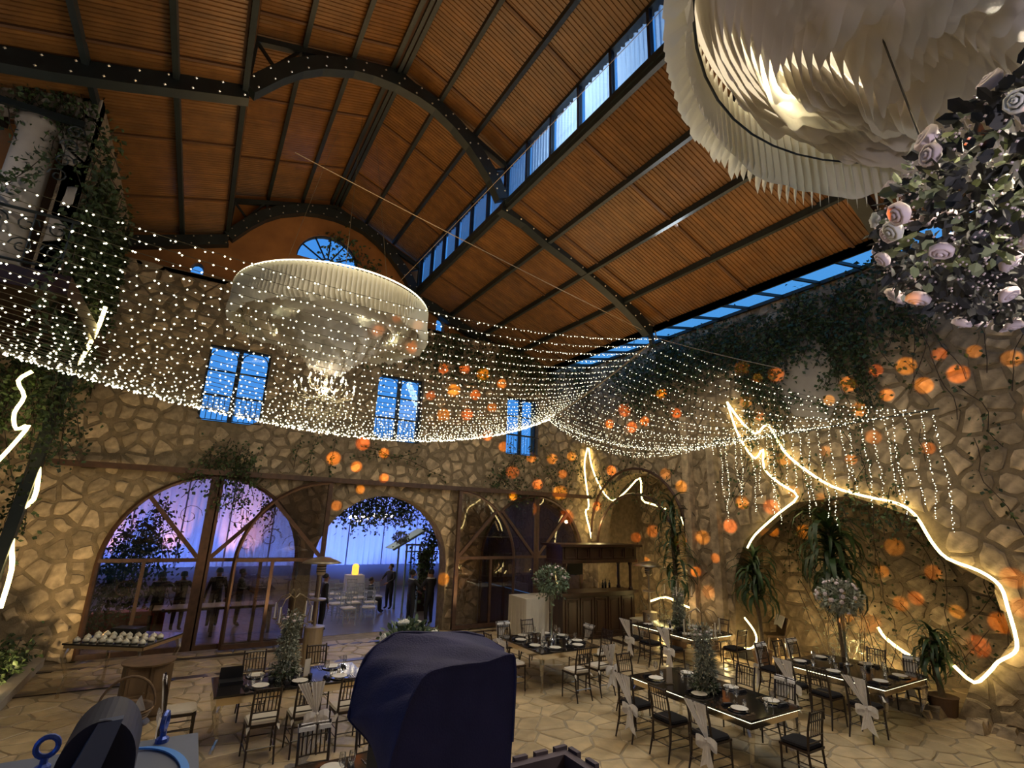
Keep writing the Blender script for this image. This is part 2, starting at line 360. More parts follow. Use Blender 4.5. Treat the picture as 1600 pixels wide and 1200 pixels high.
SPOT_RIGHT = [(13.6, 8.95, 8.22), (13.6, 8.95, 7.15), (13.6, 8.55, 6.66), (13.6, 7.92, 7.77), (13.6, 8.47, 7.8), (13.6, 4.16, 7.38), (13.6, 3.57, 7.28), (13.6, 3.03, 6.98), (13.6, 3.91, 6.86), (13.6, 4.55, 6.74), (13.6, 5.43, 7.3), (13.6, 4.81, 7.26), (13.6, 6.09, 7.1), (13.6, 5.91, 6.42), (13.6, 5.29, 6.66), (13.6, 6.59, 6.77), (13.6, 7.96, 5.35), (13.6, 6.84, 5.47), (13.6, 6.27, 5.21), (13.6, 5.71, 5.7), (13.6, 7.79, 4.48), (13.6, 7.1, 4.3), (13.6, 8.47, 4.08), (13.6, 9.34, 4.21), (13.6, 9.8, 3.54), (13.6, 10.8, 3.17), (13.6, 10.37, 2.6), (13.6, 10.72, 1.6), (13.6, 8.77, 3.38), (13.6, 7.92, 3.39), (13.6, 5.93, 3.13), (13.6, 5.28, 2.65), (13.6, 5.67, 2.09), (13.6, 4.99, 1.93), (13.6, 3.73, 2.74), (13.6, 4.33, 1.83), (13.6, 4.75, 1.34), (13.6, 3.68, 2.21), (13.6, 6.25, 2.59), (13.6, 13.94, 2.98), (13.6, 13.15, 3.23), (13.6, 13.5, 2.19), (13.6, 11.63, 3.03), (13.6, 11.12, 2.14), (13.6, 12.17, 5.21), (13.6, 11.51, 4.75), (13.6, 5.97, 1.94), (13.6, 6.63, 1.43), (13.6, 2.85, 5.89), (13.6, 4.68, 5.33)]
SPOT_CH = [(2.96, 11.0, 7.6), (3.4, 11.0, 8.08), (3.71, 11.0, 7.27), (3.94, 11.0, 8.04)]
STR_A = [(-2.75, 7.17, 7.0), (-2.75, 7.26, 6.89), (-2.75, 7.35, 6.78), (-2.75, 7.44, 6.68), (-2.75, 7.52, 6.58), (-2.75, 7.6, 6.49), (-2.75, 7.67, 6.4), (-2.75, 7.75, 6.31), (-2.75, 7.82, 6.23), (-2.75, 7.88, 6.15), (-2.75, 7.94, 6.08), (-2.75, 8.0, 6.01), (-2.75, 8.05, 5.94), (-2.75, 8.11, 5.88), (-2.75, 8.15, 5.83), (-2.75, 8.2, 5.77), (-2.75, 8.24, 5.72), (-2.75, 8.27, 5.68), (-2.75, 8.31, 5.64), (-2.75, 8.34, 5.6), (-2.75, 8.37, 5.57), (-2.75, 8.39, 5.54), (-2.75, 8.41, 5.52), (-2.75, 8.43, 5.49), (-2.75, 8.45, 5.47), (-2.75, 8.46, 5.46), (-2.75, 8.47, 5.44), (-2.75, 8.48, 5.43), (-2.75, 8.49, 5.43), (-2.75, 8.49, 5.42), (-2.75, 8.49, 5.42), (-2.75, 8.5, 5.41), (-2.75, 8.5, 5.41), (-2.75, 8.5, 5.41)]
STR_B = [(11.5, 10.4, 9.16), (11.48, 10.82, 9.02), (11.47, 11.23, 8.89), (11.46, 11.61, 8.76), (11.44, 11.97, 8.64), (11.43, 12.31, 8.53), (11.42, 12.64, 8.42), (11.41, 12.94, 8.32), (11.4, 13.23, 8.23), (11.39, 13.5, 8.14), (11.38, 13.75, 8.06), (11.37, 13.98, 7.98), (11.36, 14.2, 7.91), (11.35, 14.4, 7.84), (11.35, 14.59, 7.78), (11.34, 14.76, 7.72), (11.34, 14.92, 7.67), (11.33, 15.06, 7.63), (11.33, 15.19, 7.58), (11.32, 15.31, 7.54), (11.32, 15.41, 7.51), (11.31, 15.5, 7.48), (11.31, 15.58, 7.45), (11.31, 15.65, 7.43), (11.31, 15.71, 7.41), (11.31, 15.76, 7.4), (11.3, 15.8, 7.38), (11.3, 15.83, 7.37), (11.3, 15.86, 7.36), (11.3, 15.88, 7.36), (11.3, 15.89, 7.35), (11.3, 15.9, 7.35), (11.3, 15.9, 7.35), (11.3, 15.9, 7.35)]
STR_C = [(13.45, 4.45, 6.1), (13.45, 4.62, 6.1), (13.45, 4.8, 6.1), (13.45, 4.97, 6.1), (13.45, 5.15, 6.09), (13.45, 5.32, 6.09), (13.45, 5.5, 6.09), (13.45, 5.67, 6.09), (13.45, 5.84, 6.09), (13.45, 6.02, 6.09), (13.45, 6.19, 6.08), (13.45, 6.37, 6.08), (13.45, 6.54, 6.08), (13.45, 6.72, 6.08), (13.45, 6.89, 6.08), (13.45, 7.06, 6.08), (13.45, 7.24, 6.08), (13.45, 7.41, 6.07), (13.45, 7.59, 6.07), (13.45, 7.76, 6.07), (13.45, 7.93, 6.07), (13.45, 8.11, 6.07), (13.45, 8.28, 6.07), (13.45, 8.46, 6.07), (13.45, 8.63, 6.06), (13.45, 8.81, 6.06), (13.45, 8.98, 6.06), (13.45, 9.15, 6.06), (13.45, 9.33, 6.06), (13.45, 9.5, 6.06), (13.45, 9.68, 6.05), (13.45, 9.85, 6.05), (13.45, 10.03, 6.05), (13.45, 10.2, 6.05)]
SAG = [0.62, 0.62, 0.62, 0.62, 0.64, 0.64, 0.66, 0.68, 0.7, 0.72, 0.74, 0.76, 0.78, 0.82, 0.84, 0.86, 0.88, 0.9, 0.92, 0.92, 0.94, 0.96, 0.96, 0.98, 0.98, 1.0, 1.0, 1.0, 1.02, 1.02, 1.02, 1.02, 1.02, 1.02]
HOOD_N = [(0.45, 1.2, 2.88), (0.45, 1.2, 2.98), (0.47, 1.2, 3.06), (0.49, 1.2, 3.11), (0.52, 1.2, 3.15), (0.58, 1.2, 3.16), (0.68, 1.2, 3.16), (0.74, 1.2, 3.17), (0.76, 1.2, 3.15), (0.76, 1.2, 3.03), (0.75, 1.2, 2.81)]
HOOD_F = [(0.54, 1.5, 2.87), (0.49, 1.5, 2.93), (0.44, 1.5, 2.98), (0.44, 1.5, 3.01), (0.45, 1.5, 3.08), (0.47, 1.5, 3.13), (0.51, 1.5, 3.16), (0.56, 1.5, 3.18), (0.67, 1.5, 3.17), (0.8, 1.5, 3.16), (0.91, 1.5, 3.11)]

# ================================================================== STRUCTURE
BY, XR = 16.3, 13.6
def arch(c, r, spring, n=18, base=0.0):
    return [(c-r, base)]+[(c-r*math.cos(PI*i/n), spring+r*math.sin(PI*i/n)) for i in range(n+1)]+[(c+r, base)]
# ---- floor
fl = thing('floor', 'pale flagstone floor of the hall', None, kind='structure')
MB().box(-7.2, -1, -.30, 16.6, 17.2, -.02).build('screed', 'grout', fl)
bands = [(7.6, 7.85), (11.72, 11.95)]
bandsY = [(13.85, 14.05), (15.55, 15.7), (2.2, 2.4)]
holesF = []
cells = voronoi(-4.2, 3.2, 16.5, 16.3, .48, .42, 11)
def fmp(u, v, d): return (u, v, -.02+d)
def in_band(c): return any(a-.12 < c[0] < b+.12 and c[1] > 8.7 for a, b in bands[1:]) or any(a-.05 < c[1] < b+.05 for a, b in bandsY) or 13.62 < c[0] < 13.95
stones(fl, 'flagstone', 'flag', cells, [(-2.3, 3.2), (13.7, 3.2), (13.7, 16.25), (-2.3, 16.25)],
       [[(a, 8.7), (b, 8.7), (b, 13.85), (a, 13.85)] for a, b in bands[1:]]+[[(-2.3, a), (13.7, a), (13.7, b), (-2.3, b)] for a, b in bandsY],
       fmp, .009, .018, near_cam, 300, 3, .02)
stones(fl, 'niche_flagstone', 'flag', voronoi(13.9, 3.4, 16.4, 16.2, .7, .6, 12), [(13.95, 3.4), (16.3, 3.4), (16.3, 16.2), (13.95, 16.2)], [], fmp, .02, .018, near_cam, 300, 4)
for a, b in bands[1:]: MB().box(a, 8.7, -.03, b, 13.85, .001).build('stone_band', 'band', fl)
for a, b in bandsY: MB().box(-2.3, a, -.03, 13.7, b, .001).build('stone_band', 'band', fl)
MB().box(13.7, 3.0, -.03, 13.9, 16.25, .001).build('stone_band', 'band', fl)
# raised planting kerb on the left
MB().box(-2.55, 2, -.02, -2.3, 16.2, .16).build('trim_1', 'plaster', None, kind='structure')
MB().box(-7.2, 2, -.02, -2.55, 16.2, .10).build('trim_2', 'grout', None, kind='structure')
# ---- back wall
ARCH = [arch(.54, 2.3, 2.1), arch(5.34, 2.14, 1.98), arch(10.95, 2.2, 2.05)]
WINS = [(-.34, 1.28), (4.6, 6.2), (9.65, 11.1)]
WZ0, WZ1 = 5.9, 8.16
outer = [(-7.2, -.02), (XR+.3, -.02), (XR+.3, 10.0), (5.9, 10.1), (-2.2, 10.15), (-7.2, 10.2)]
holes = [a for a in ARCH]+[[(x0, WZ0), (x1, WZ0), (x1, WZ1), (x0, WZ1)] for x0, x1 in WINS]
# arches reach the floor: cut them out of the outline instead of as holes
def with_arches(): 
    o = [(-7.2, -.02)]
    for A in ARCH: o += [(A[0][0], -.02)]+A[1:-1]+[(A[-1][0], -.02)]
    return o+outer[1:]
wo = with_arches(); wh = holes[3:]
wb = thing('wall_back', 'tall rubble stone wall at the far end of the hall', None, kind='structure')
bmp = lambda u, v, d: (u, BY-d, v)
slab(MB(), wo, wh, bmp, 0, -.55).build('mortar_bed', 'mortar', wb)
stones(wb, 'stone', 'stone', voronoi(-7.2, 0, 13.7, 10.2, .47, .32, 21), wo, wh, bmp, .024, .032, near_cam, 300, 5, .035, .30)
# upper gable set back, painted ochre, with the fan window and slits
GY = 17.15
gz = lambda x: 14.35-abs(x-2.6)*.35
gout = [(-7.2, 9.6), (XR+.3, 9.6), (11.4, 9.75), (5.95, 11.9), (5.95, 13.0), (2.6, 14.5), (-.5, 13.5), (-.5, 12.05), (-4.4, 10.9), (-7.2, 10.9)]
fan = [(2.62-1.05*math.cos(PI*i/16), 12.0+1.05*math.sin(PI*i/16)) for i in range(17)]
slits = [[(x-.17, z0), (x+.17, z0), (x+.17, z1-.15), (x+.09, z1-.03), (x, z1), (x-.09, z1-.03), (x-.17, z1-.15)] for x, z0, z1 in ((-1.1, 10.1, 10.85), (7.0, 10.35, 11.0), (8.45, 10.25, 10.75))]
slab(MB(), gout, [fan]+slits, lambda u, v, d: (u, GY-d, v), 0, -.3).build('wall_gable', 'orange', None, kind='structure')
MB().box(-7.2, BY-.0, 10.0, XR, GY+.1, 10.12).build('trim_3', 'mortar', None, kind='structure')
def frame_rect(mb, x0, x1, z0, z1, y, t=.06, d=.07):
    mb.box(x0, y, z0, x0+t, y+d, z1); mb.box(x1-t, y, z0, x1, y+d, z1); mb.box(x0+t, y, z0, x1-t, y+d, z0+t); mb.box(x0+t, y, z1-t, x1-t, y+d, z1)
for i, (x0, x1) in enumerate(WINS):
    wn = thing('window_%d' % (i+1), 'tall two-leaf window onto the blue dusk sky', None, (x0, BY+.2, WZ0), kind='structure')
    W = x1-x0; H = WZ1-WZ0
    mb = MB(); frame_rect(mb, 0, W, 0, H, 0, .05); mb.build('window_frame', 'winframe', wn)
    MB().box(W/2-.06, -.02, 0, W/2+.06, .08, H).build('mullion', 'winframe', wn)
    for s in (0, 1):
        a, b = (.05, W/2-.06) if s == 0 else (W/2+.06, W-.05)
        for z0, z1 in ((.05, .78), (.82, 1.5), (1.54, H-.05)): MB().box(a, .03, z0, b, .045, z1).build('pane', 'pane', wn)
        MB().box(a, 0, .78, b, .06, .82).box(a, 0, 1.5, b, .06, 1.54).build('glazing_bar', 'winframe', wn)
        c = (a+b)/2; r = (b-a)/2
        mb = MB(); arc = [(c-r*math.cos(PI*k/10), .0, H-.36+.3*math.sin(PI*k/10)) for k in range(11)]; mb.tube(arc, .014, 4); mb.build('arched_bar', 'winframe', wn)
    mb = MB(); mb.tube([(0, -.25, .72), (W, -.25, .72)], .014, 4).tube([(0, -.25, .04), (W, -.25, .04)], .014, 4)
    mb.build('railing', 'winframe', wn)
    for k in range(12): MB().tube([(.06+k*(W-.12)/11, -.25, .04), (.06+k*(W-.12)/11, -.25, .72)], .009, 4).build('baluster', 'winframe', wn)
fw = thing('window_4', 'half-round fan window high in the ochre gable', None, (2.62, GY+.1, 12.0), kind='structure')
pts = [(-1.05*math.cos(PI*i/16), 0, 1.05*math.sin(PI*i/16)) for i in range(17)]
MB().tube(pts, .04, 4).bar((-1.05, 0, 0), (1.05, 0, 0), .07, .07).build('window_frame', 'winframe', fw)
MB().tube([(-.2*math.cos(PI*i/8), 0, .2*math.sin(PI*i/8)) for i in range(9)], .03, 4).build('hub', 'winframe', fw)
for k in range(1, 6):
    a = PI*k/6; MB().bar((.18*math.cos(a), 0, .18*math.sin(a)), (1.04*math.cos(a), 0, 1.04*math.sin(a)), .045, .045).build('glazing_bar', 'winframe', fw)
for k in range(6):
    a0, a1 = PI*k/6, PI*(k+1)/6; MB().prism([(0, .02, 0)]+[(1.04*math.cos(a0+(a1-a0)*j/4), .02, 1.04*math.sin(a0+(a1-a0)*j/4)) for j in range(5)], (0, .015, 0)).build('pane', 'pane', fw)
for i, sl in enumerate(slits):
    so = thing('window_%d' % (5+i), 'small slit window in the ochre gable', None, (0, GY+.15, 0), kind='structure')
    MB().prism([(u, 0, v) for u, v in sl], (0, .02, 0)).build('pane', 'pane', so)
# ---- right wall with the two recessed arches
def py(L): return [(p[1], p[2]) for p in L]
holeA = py(HOLE_A); holeA[0] = (9.93, -.02); holeA[-1] = (5.0, -.02)
holeB = [(15.7, -.02)]+[(13.55+2.15*math.cos(PI*i/16), 3.1+2.2*math.sin(PI*i/16)) for i in range(17)]+[(11.4, -.02)]
ro = [(-1.5, -.02), (5.0, -.02)]+holeA[::-1][1:-1]+[(9.93, -.02), (11.4, -.02)]+holeB[::-1][1:-1]+[(15.7, -.02), (BY, -.02), (BY, 9.95), (-1.5, 9.95)]
wr = thing('wall_right', 'rubble stone side wall on the right with two recessed arches', None, kind='structure')
rmp = lambda u, v, d: (XR-d, u, v)
slab(MB(), ro, [], rmp, 0, -.6).build('mortar_bed', 'mortar', wr)
# a patch of bare plaster high on the wall
plast = [(8.2, 7.2), (8.1, 8.3), (7.7, 8.9), (7.0, 9.0), (6.5, 8.6), (6.3, 7.7), (6.2, 6.9), (6.7, 6.2), (7.5, 6.5)]
MB().prism([rmp(u, v, 0) for u, v in plast], (-.035, 0, 0)).build('plaster_patch', 'plaster', wr)
stones(wr, 'stone', 'stone', voronoi(-1.5, 0, 16.3, 10.0, .50, .40, 31), ro, [plast], rmp, .028, .035, near_cam, 300, 6, .045, .16)
for y0, y1 in ((10.05, 10.3), (11.0, 11.25)):
    MB().box(13.35, y0, 0, 13.6, y1, 7.0).build('pilaster', 'stone', wr)
nw = thing('wall_niche', 'rubble stone back of the recessed arches', None, kind='structure')
nmp = lambda u, v, d: (16.3-d, u, v)
slab(MB(), [(2.8, -.02), (16.3, -.02), (16.3, 6.2), (2.8, 6.2)], [], nmp, 0, -.2).build('mortar_bed', 'mortar', nw)
for y in (2.7, 10.6): MB().box(14.2, y, -.02, 16.3, y+.15, 6.2).build('side_wall', 'mortar', nw)
MB().box(13.6, 16.3, -.02, 16.5, 16.5, 6.3).build('side_wall', 'mortar', nw)
MB().box(14.2, 2.7, 6.2, 16.5, 16.3, 6.35).build('soffit', 'mortar', nw)
stones(nw, 'stone', 'stone', voronoi(2.8, 0, 16.3, 6.2, .60, .46, 41), [(2.9, .0), (16.2, .0), (16.2, 6.1), (2.9, 6.1)], [], nmp, .03, .035, near_cam, 300, 7, .04, .2)
# arched iron hoops over the far niche
for r, z in ((2.3, 3.15), (1.95, 2.6)):
    tag(MB().tube([(13.4, 13.55+r*math.cos(PI*i/16), z+r*math.sin(PI*i/16)) for i in range(17)], .05, 5).build('arch_hoop', 'rust'),
        'wide brown iron hoop following the arch behind the bar' if r > 2 else 'smaller lower brown iron hoop inside the arch behind the bar', 'arch hoop')
# ---- left: gallery block standing over the dark aisle
gl = thing('wall_left', 'stone gallery block on the left above the dark aisle', None, kind='structure')
GYF = 11.4
go = [(-7.2, 7.3), (-4.6, 7.3), (-4.6, 9.9), (-4.3, 10.4), (-3.9, 10.6), (-3.5, 10.5), (-3.2, 10.0), (-3.1, 9.3), (-3.1, 7.3), (-2.85, 7.3), (-2.85, 11.35), (-4.4, 10.95), (-7.2, 10.95)]
slab(MB(), go, [], lambda u, v, d: (u, GYF-d, v), 0, -.3).build('front_face', 'plaster', gl)
stones(gl, 'stone', 'plaster', voronoi(-5.5, 7.3, -2.8, 11.4, .5, .42, 51), go, [], lambda u, v, d: (u, GYF-d, v), .025, .03, near_cam, 60, 8, .02)
MB().box(-3.15, GYF, 7.3, -2.85, BY, 11.35).build('side_face', 'mortar', gl)
MB().box(-7.2, GYF-.35, 7.05, -2.5, BY, 7.4).build('gallery_slab', 'darkwood', gl)
MB().box(-7.2, 12.4, 7.4, -3.15, 12.5, 11.0).build('gallery_inner_wall', 'orange', gl)
MB().box(-7.4, -1, 0, -7.2, 17.2, 10.9).build('outer_face', 'mortar', gl)
MB().lathe([(.36, 7.4), (.36, 7.55), (.31, 7.62), (.30, 10.2), (.36, 10.3), (.36, 10.45)], (-3.63, 11.55, 0), 20, True).build('column', 'plaster', gl, smooth=True)
MB().bar((-4.6, 11.2, 10.45), (-2.95, 11.2, 10.5), .08, .12).build('lintel_bar', 'steel', gl)
def scroll(c, r, turns=1.4, flip=1, plane='x'):
    out = []
    for k in range(15):
        t = k/14; a = turns*2*PI*t; rr = r*(1-.75*t)
        out.append((c[0]+flip*rr*math.cos(a), c[1], c[2]+rr*math.sin(a)))
    return out
rl = thing('gallery_railing', 'black wrought iron scroll railing on the left gallery', 'railing', (0, 0, 0))
MB().tube([(-5.5, 11.1, 8.45), (-2.6, 11.1, 8.45)], .03, 5).build('top_rail', 'steel', rl)
MB().tube([(-5.5, 11.1, 7.5), (-2.6, 11.1, 7.5)], .025, 5).build('bottom_rail', 'steel', rl)
for k in range(6): MB().tube([(-5.2+k*.5, 11.1, 7.5), (-5.2+k*.5, 11.1, 8.45)], .016, 5).build('upright', 'steel', rl)
for k in range(6):
    for z, fp in ((8.2, 1), (7.78, -1)): MB().tube(scroll((-4.95+k*.42, 11.1, z), .17, 1.3, fp), .014, 4).build('scroll', 'steel', rl)
for k in range(4): tag(MB().tube(scroll((-3.1+.02*k, 11.15, 9.3+k*.32), .15, 1.3, 1 if k % 2 else -1), .014, 4).build('iron_scroll', 'steel'), 'small black iron scroll bracket on the stone beside the white gallery column', 'iron scroll', 'iron scrolls by the gallery column')
MB().bar((-2.72, 14.0, 7.04), (-3.2, 14.0, .1), .2, .2).build('leaning_post', 'steel', None, 'dark leaning steel post wrapped in glowing rope at the left', 'post')
# ---- roof
rf = thing('ceiling', 'slatted brown timber roof on dark green steel', None, kind='structure')
Y0, Y1 = -3.2, 17.2
def roof_part(profile):
    """profile: (x, z) points of one slope, purlins at each point"""
    for i in range(len(profile)-1):
        (xa, za), (xb, zb) = profile[i], profile[i+1]
        n = int(2.6/.1); mb = MB(); vs = []; fs = []
        dx, dz = xb-xa, zb-za; L = math.hypot(dx, dz); nx, nz = dz/L, -dx/L
        if nz > 0: nx, nz = -nx, -nz
        for k in range(n):
            y = k*.1; b = len(vs)
            for (yy, d) in ((y+.004, 0), (y+.014, .018), (y+.078, .018), (y+.088, 0), (y+.104, 0)):
                vs += [(nx*d, yy, nz*d), (dx+nx*d, yy, dz+nz*d)]
            for q in range(4): fs.append((b+2*q, b+2*q+1, b+2*q+3, b+2*q+2))
        me = MB().add(vs, fs).mesh('ceiling_panel', 'slat')
        y = Y0
        while y < Y1-.5:
            ob('ceiling_panel', me, rf, loc=(xa, y, za)); y += 2.6
        y = Y0
    for x, z in profile:
        MB().box(x-.05, Y0, z-.17, x+.05, Y1, z-.01).build('purlin', 'steel', rf)
    a = profile[0]; b = profile[-1]
    for i in range(len(profile)-1):
        (xa, za), (xb, zb) = profile[i], profile[i+1]
        MB().prism([(xa, Y0, za+.005), (xb, Y0, zb+.005), (xb, Y0, zb+.12), (xa, Y0, za+.12)], (0, Y1-Y0+.3, 0)).build('roof_deck', 'slatdark', rf)
    y = Y0
    while y < Y1+.1:
        for i in range(len(profile)-1):
            (xa, za), (xb, zb) = profile[i], profile[i+1]
            MB().bar((xa, y, za-.04), (xb, y, zb-.04), .06, .05).build('batten', 'slatdark', rf)
        y += 2.6
roof_part([(-4.4, 10.80), (-2.95, 11.28), (-1.65, 11.70), (-.5, 12.06)])
roof_part([(-.55, 13.55), (.45, 13.85), (1.5, 14.15), (2.45, 14.46)])
roof_part([(2.75, 14.46), (3.75, 14.1), (4.85, 13.65), (5.95, 13.12)])
roof_part([(5.85, 11.66), (7.25, 11.15), (8.65, 10.62), (10.05, 10.08), (11.45, 9.55)])
MB().box(2.4, Y0, 14.40, 2.8, Y1, 14.6).build('ridge_board', 'slatdark', rf)
for z in (14.3,): MB().box(2.56, Y0, z-.1, 2.64, Y1, z).build('purlin', 'steel', rf)
# left clerestory: slatted timber upstand
cl = MB()
for k in range(9): cl.box(-.56, Y0, 12.1+k*.16, -.5, Y1, 12.23+k*.16)
cl.build('slatted_upstand', 'slat', rf)
MB().box(-.62, Y0, 12.0, -.57, Y1, 13.6).build('upstand_backing', 'slatdark', rf)
# right clerestory glazing with pale curtains
w9 = thing('window_8', 'long clerestory strip of curtained panes under the roof', None, (5.85, 0, 0), kind='structure')
y = -2.2; ys = []
while y < 17.1: ys.append(y); y += 1.045
for i, y in enumerate(ys):
    MB().box(-.05, y-.035, 11.7, .05, y+.035, 13.0).build('mullion', 'winframe', w9)
    if i+1 < len(ys):
        y2 = ys[i+1]
        MB().box(-.01, y+.035, 11.78, .01, y2-.035, 12.98).build('pane', 'pane', w9)
        n = 24; vs = []
        for k in range(n+1):
            yy = y+.04+(y2-y-.08)*k/n; xx = .10+.025*math.sin(k*2.1+i)
            vs += [(xx, yy, 11.8), (xx, yy, 12.93+.03*math.sin(k*1.3))]
        MB().add(vs, [(2*k, 2*k+2, 2*k+3, 2*k+1) for k in range(n)]).build('curtain', 'curtain', w9)
MB().box(-.08, Y0, 11.62, .08, Y1, 11.78).build('window_sill', 'steel', w9)
MB().box(-.05, Y0, 12.95, .05, Y1, 13.05).build('head_rail', 'steel', w9)
lamp('AREA', 'added_curtain_backlight', (7.4, 7.5, 13.2), 620, (.78, .9, 1.0), (.8, 19.0), aim((-1.5, 0, -.8)))  # backlight added outside the panes to whiten the curtains, no roof fitting
# skylight strip between eave and right wall
w10 = thing('window_9', 'strip of glazed skylight between the roof edge and right wall', None, (0, 0, 0), kind='structure')
MB().box(11.4, Y0, 9.38, 11.55, Y1, 9.6).build('eave_beam', 'steel', w10)
MB().box(13.5, Y0, 9.95, 13.75, Y1, 10.05).build('wall_plate', 'steel', w10)
y = -2.0
while y < 17.0:
    MB().bar((11.5, y, 9.62), (13.6, y, 10.02), .06, .08).build('glazing_bar', 'steel', w10)
    MB().prism([(11.5, y+.03, 9.66), (13.6, y+.03, 10.06), (13.6, y+1.02, 10.06), (11.5, y+1.02, 9.66)], (0, 0, .012)).build('pane', 'skypane', w10)
    y += 1.05
w11 = thing('window_10', 'skylight strip beyond the left eave', None, (0, 0, 0), kind='structure')
y = -2.0
while y < 17.0:
    MB().bar((-7.2, y, 10.7), (-4.4, y, 10.85), .06, .08).build('glazing_bar', 'steel', w11)
    MB().prism([(-7.2, y+.03, 10.75), (-4.4, y+.03, 10.9), (-4.4, y+1.02, 10.9), (-7.2, y+1.02, 10.75)], (0, 0, .012)).build('pane', 'skypane', w11)
    y += 1.05
# end wall and balcony behind / under the viewer
MB().box(-7.4, -3.4, -.3, 14.2, -3.2, 14.6).build('wall_front', 'mortar', None, kind='structure')
MB().box(-7.2, -3.2, 1.95, 2.4, 1.9, 2.2).build('floor_balcony', 'concrete', None, kind='structure')
# ---- trusses
ARC = [(-.46,12.05),(.01,12.7),(.39,13.12),(.81,13.45),(1.51,13.80),(2.0,13.92),(2.6,13.97),(3.2,13.92),(3.69,13.80),(4.25,13.5),(4.75,13.12),(5.15,12.7),(5.45,12.35),(5.75,11.84)]
RIGHT = [(5.72,11.62),(6.5,11.45),(7.3,11.1),(8.3,10.76),(9.1,10.45),(9.84,10.1),(10.54,9.7),(11.15,9.25)]
LEFT = [(-4.6,10.55),(-3.4,10.88),(-2.38,11.22),(-1.41,11.58),(-.46,11.92)]
def truss(Y, label, dz=0):
    t = thing('roof_truss', label, 'truss', (0, Y, 0))
    def band(pts, hw, name):
        for s, (d0, d1) in enumerate(((-.13, .13),)):
            top = []; bot = []
            for i, p in enumerate(pts):
                a = pts[max(i-1, 0)]; b = pts[min(i+1, len(pts)-1)]; dx, dz_ = b[0]-a[0], b[1]-a[1]; L = math.hypot(dx, dz_); nx, nz = -dz_/L, dx/L
                top.append((p[0]+nx*hw, p[1]+nz*hw+dz)); bot.append((p[0]-nx*hw, p[1]-nz*hw+dz))
            mb = MB(); vs = []
            for (a, b) in zip(top, bot): vs += [(a[0], d0, a[1]), (b[0], d0, b[1]), (b[0], d1, b[1]), (a[0], d1, a[1])]
            fs = [(4*i+j, 4*i+(j+1) % 4, 4*i+4+(j+1) % 4, 4*i+4+j) for i in range(len(pts)-1) for j in range(4)]+[(0,1,2,3), tuple(4*len(pts)-4+j for j in range(4))]
            mb.add(vs, fs).build(name, 'steel', t)
        # bolts in two rows
        L = 0; acc = .2
        for i in range(len(pts)-1):
            a = Vector((pts[i][0], 0, pts[i][1]+dz)); b = Vector((pts[i+1][0], 0, pts[i+1][1]+dz)); ln = (b-a).length; d = (b-a)/ln; nn = Vector((-d.z, 0, d.x))
            while acc < ln:
                for s in (-1, 1):
                    p = a+d*(acc+.05*s)+nn*hw*.66*s; MB().octa((p.x, -.15, p.z), .028).build('bolt', 'bolt', t)
                acc += .46
            acc -= ln
    band(ARC, .17, 'arched_chord'); band(RIGHT, .16, 'lower_right_chord'); band(LEFT, .17, 'lower_left_chord')
    def b(name, pts, w=.1):
        for p, q in zip(pts, pts[1:]): MB().bar((p[0], 0, p[1]+dz), (q[0], 0, q[1]+dz), w, w).build(name, 'steel', t)
    b('rafter', [(-.5, 13.35), (2.6, 14.28), (5.95, 12.9)], .14)
    b('post', [(-.5, 11.95), (-.5, 13.35)], .12); b('post', [(5.88, 11.65), (5.88, 12.9)], .12)
    b('web', [(-.45, 12.3), (.35, 13.55)], .06); b('web', [(-.45, 13.3), (.0, 12.8)], .06); b('web', [(.45, 13.3), (.45, 13.6)], .06); b('web', [(.0, 12.85), (.75, 13.65)], .06)
    b('web', [(5.8, 12.2), (5.2, 12.8)], .06); b('web', [(5.8, 12.85), (5.35, 12.6)], .06)
    b('tail', [(11.2, 9.4), (11.3, 8.9)], .12)
    return t
truss(10.4, 'arched dark green steel truss with pale bolts spanning mid-hall')
truss(16.85, 'arched steel truss against the ochre gable at the far end', -.25)
truss(3.9, 'arched steel truss nearest the viewer above the large paper chandelier')
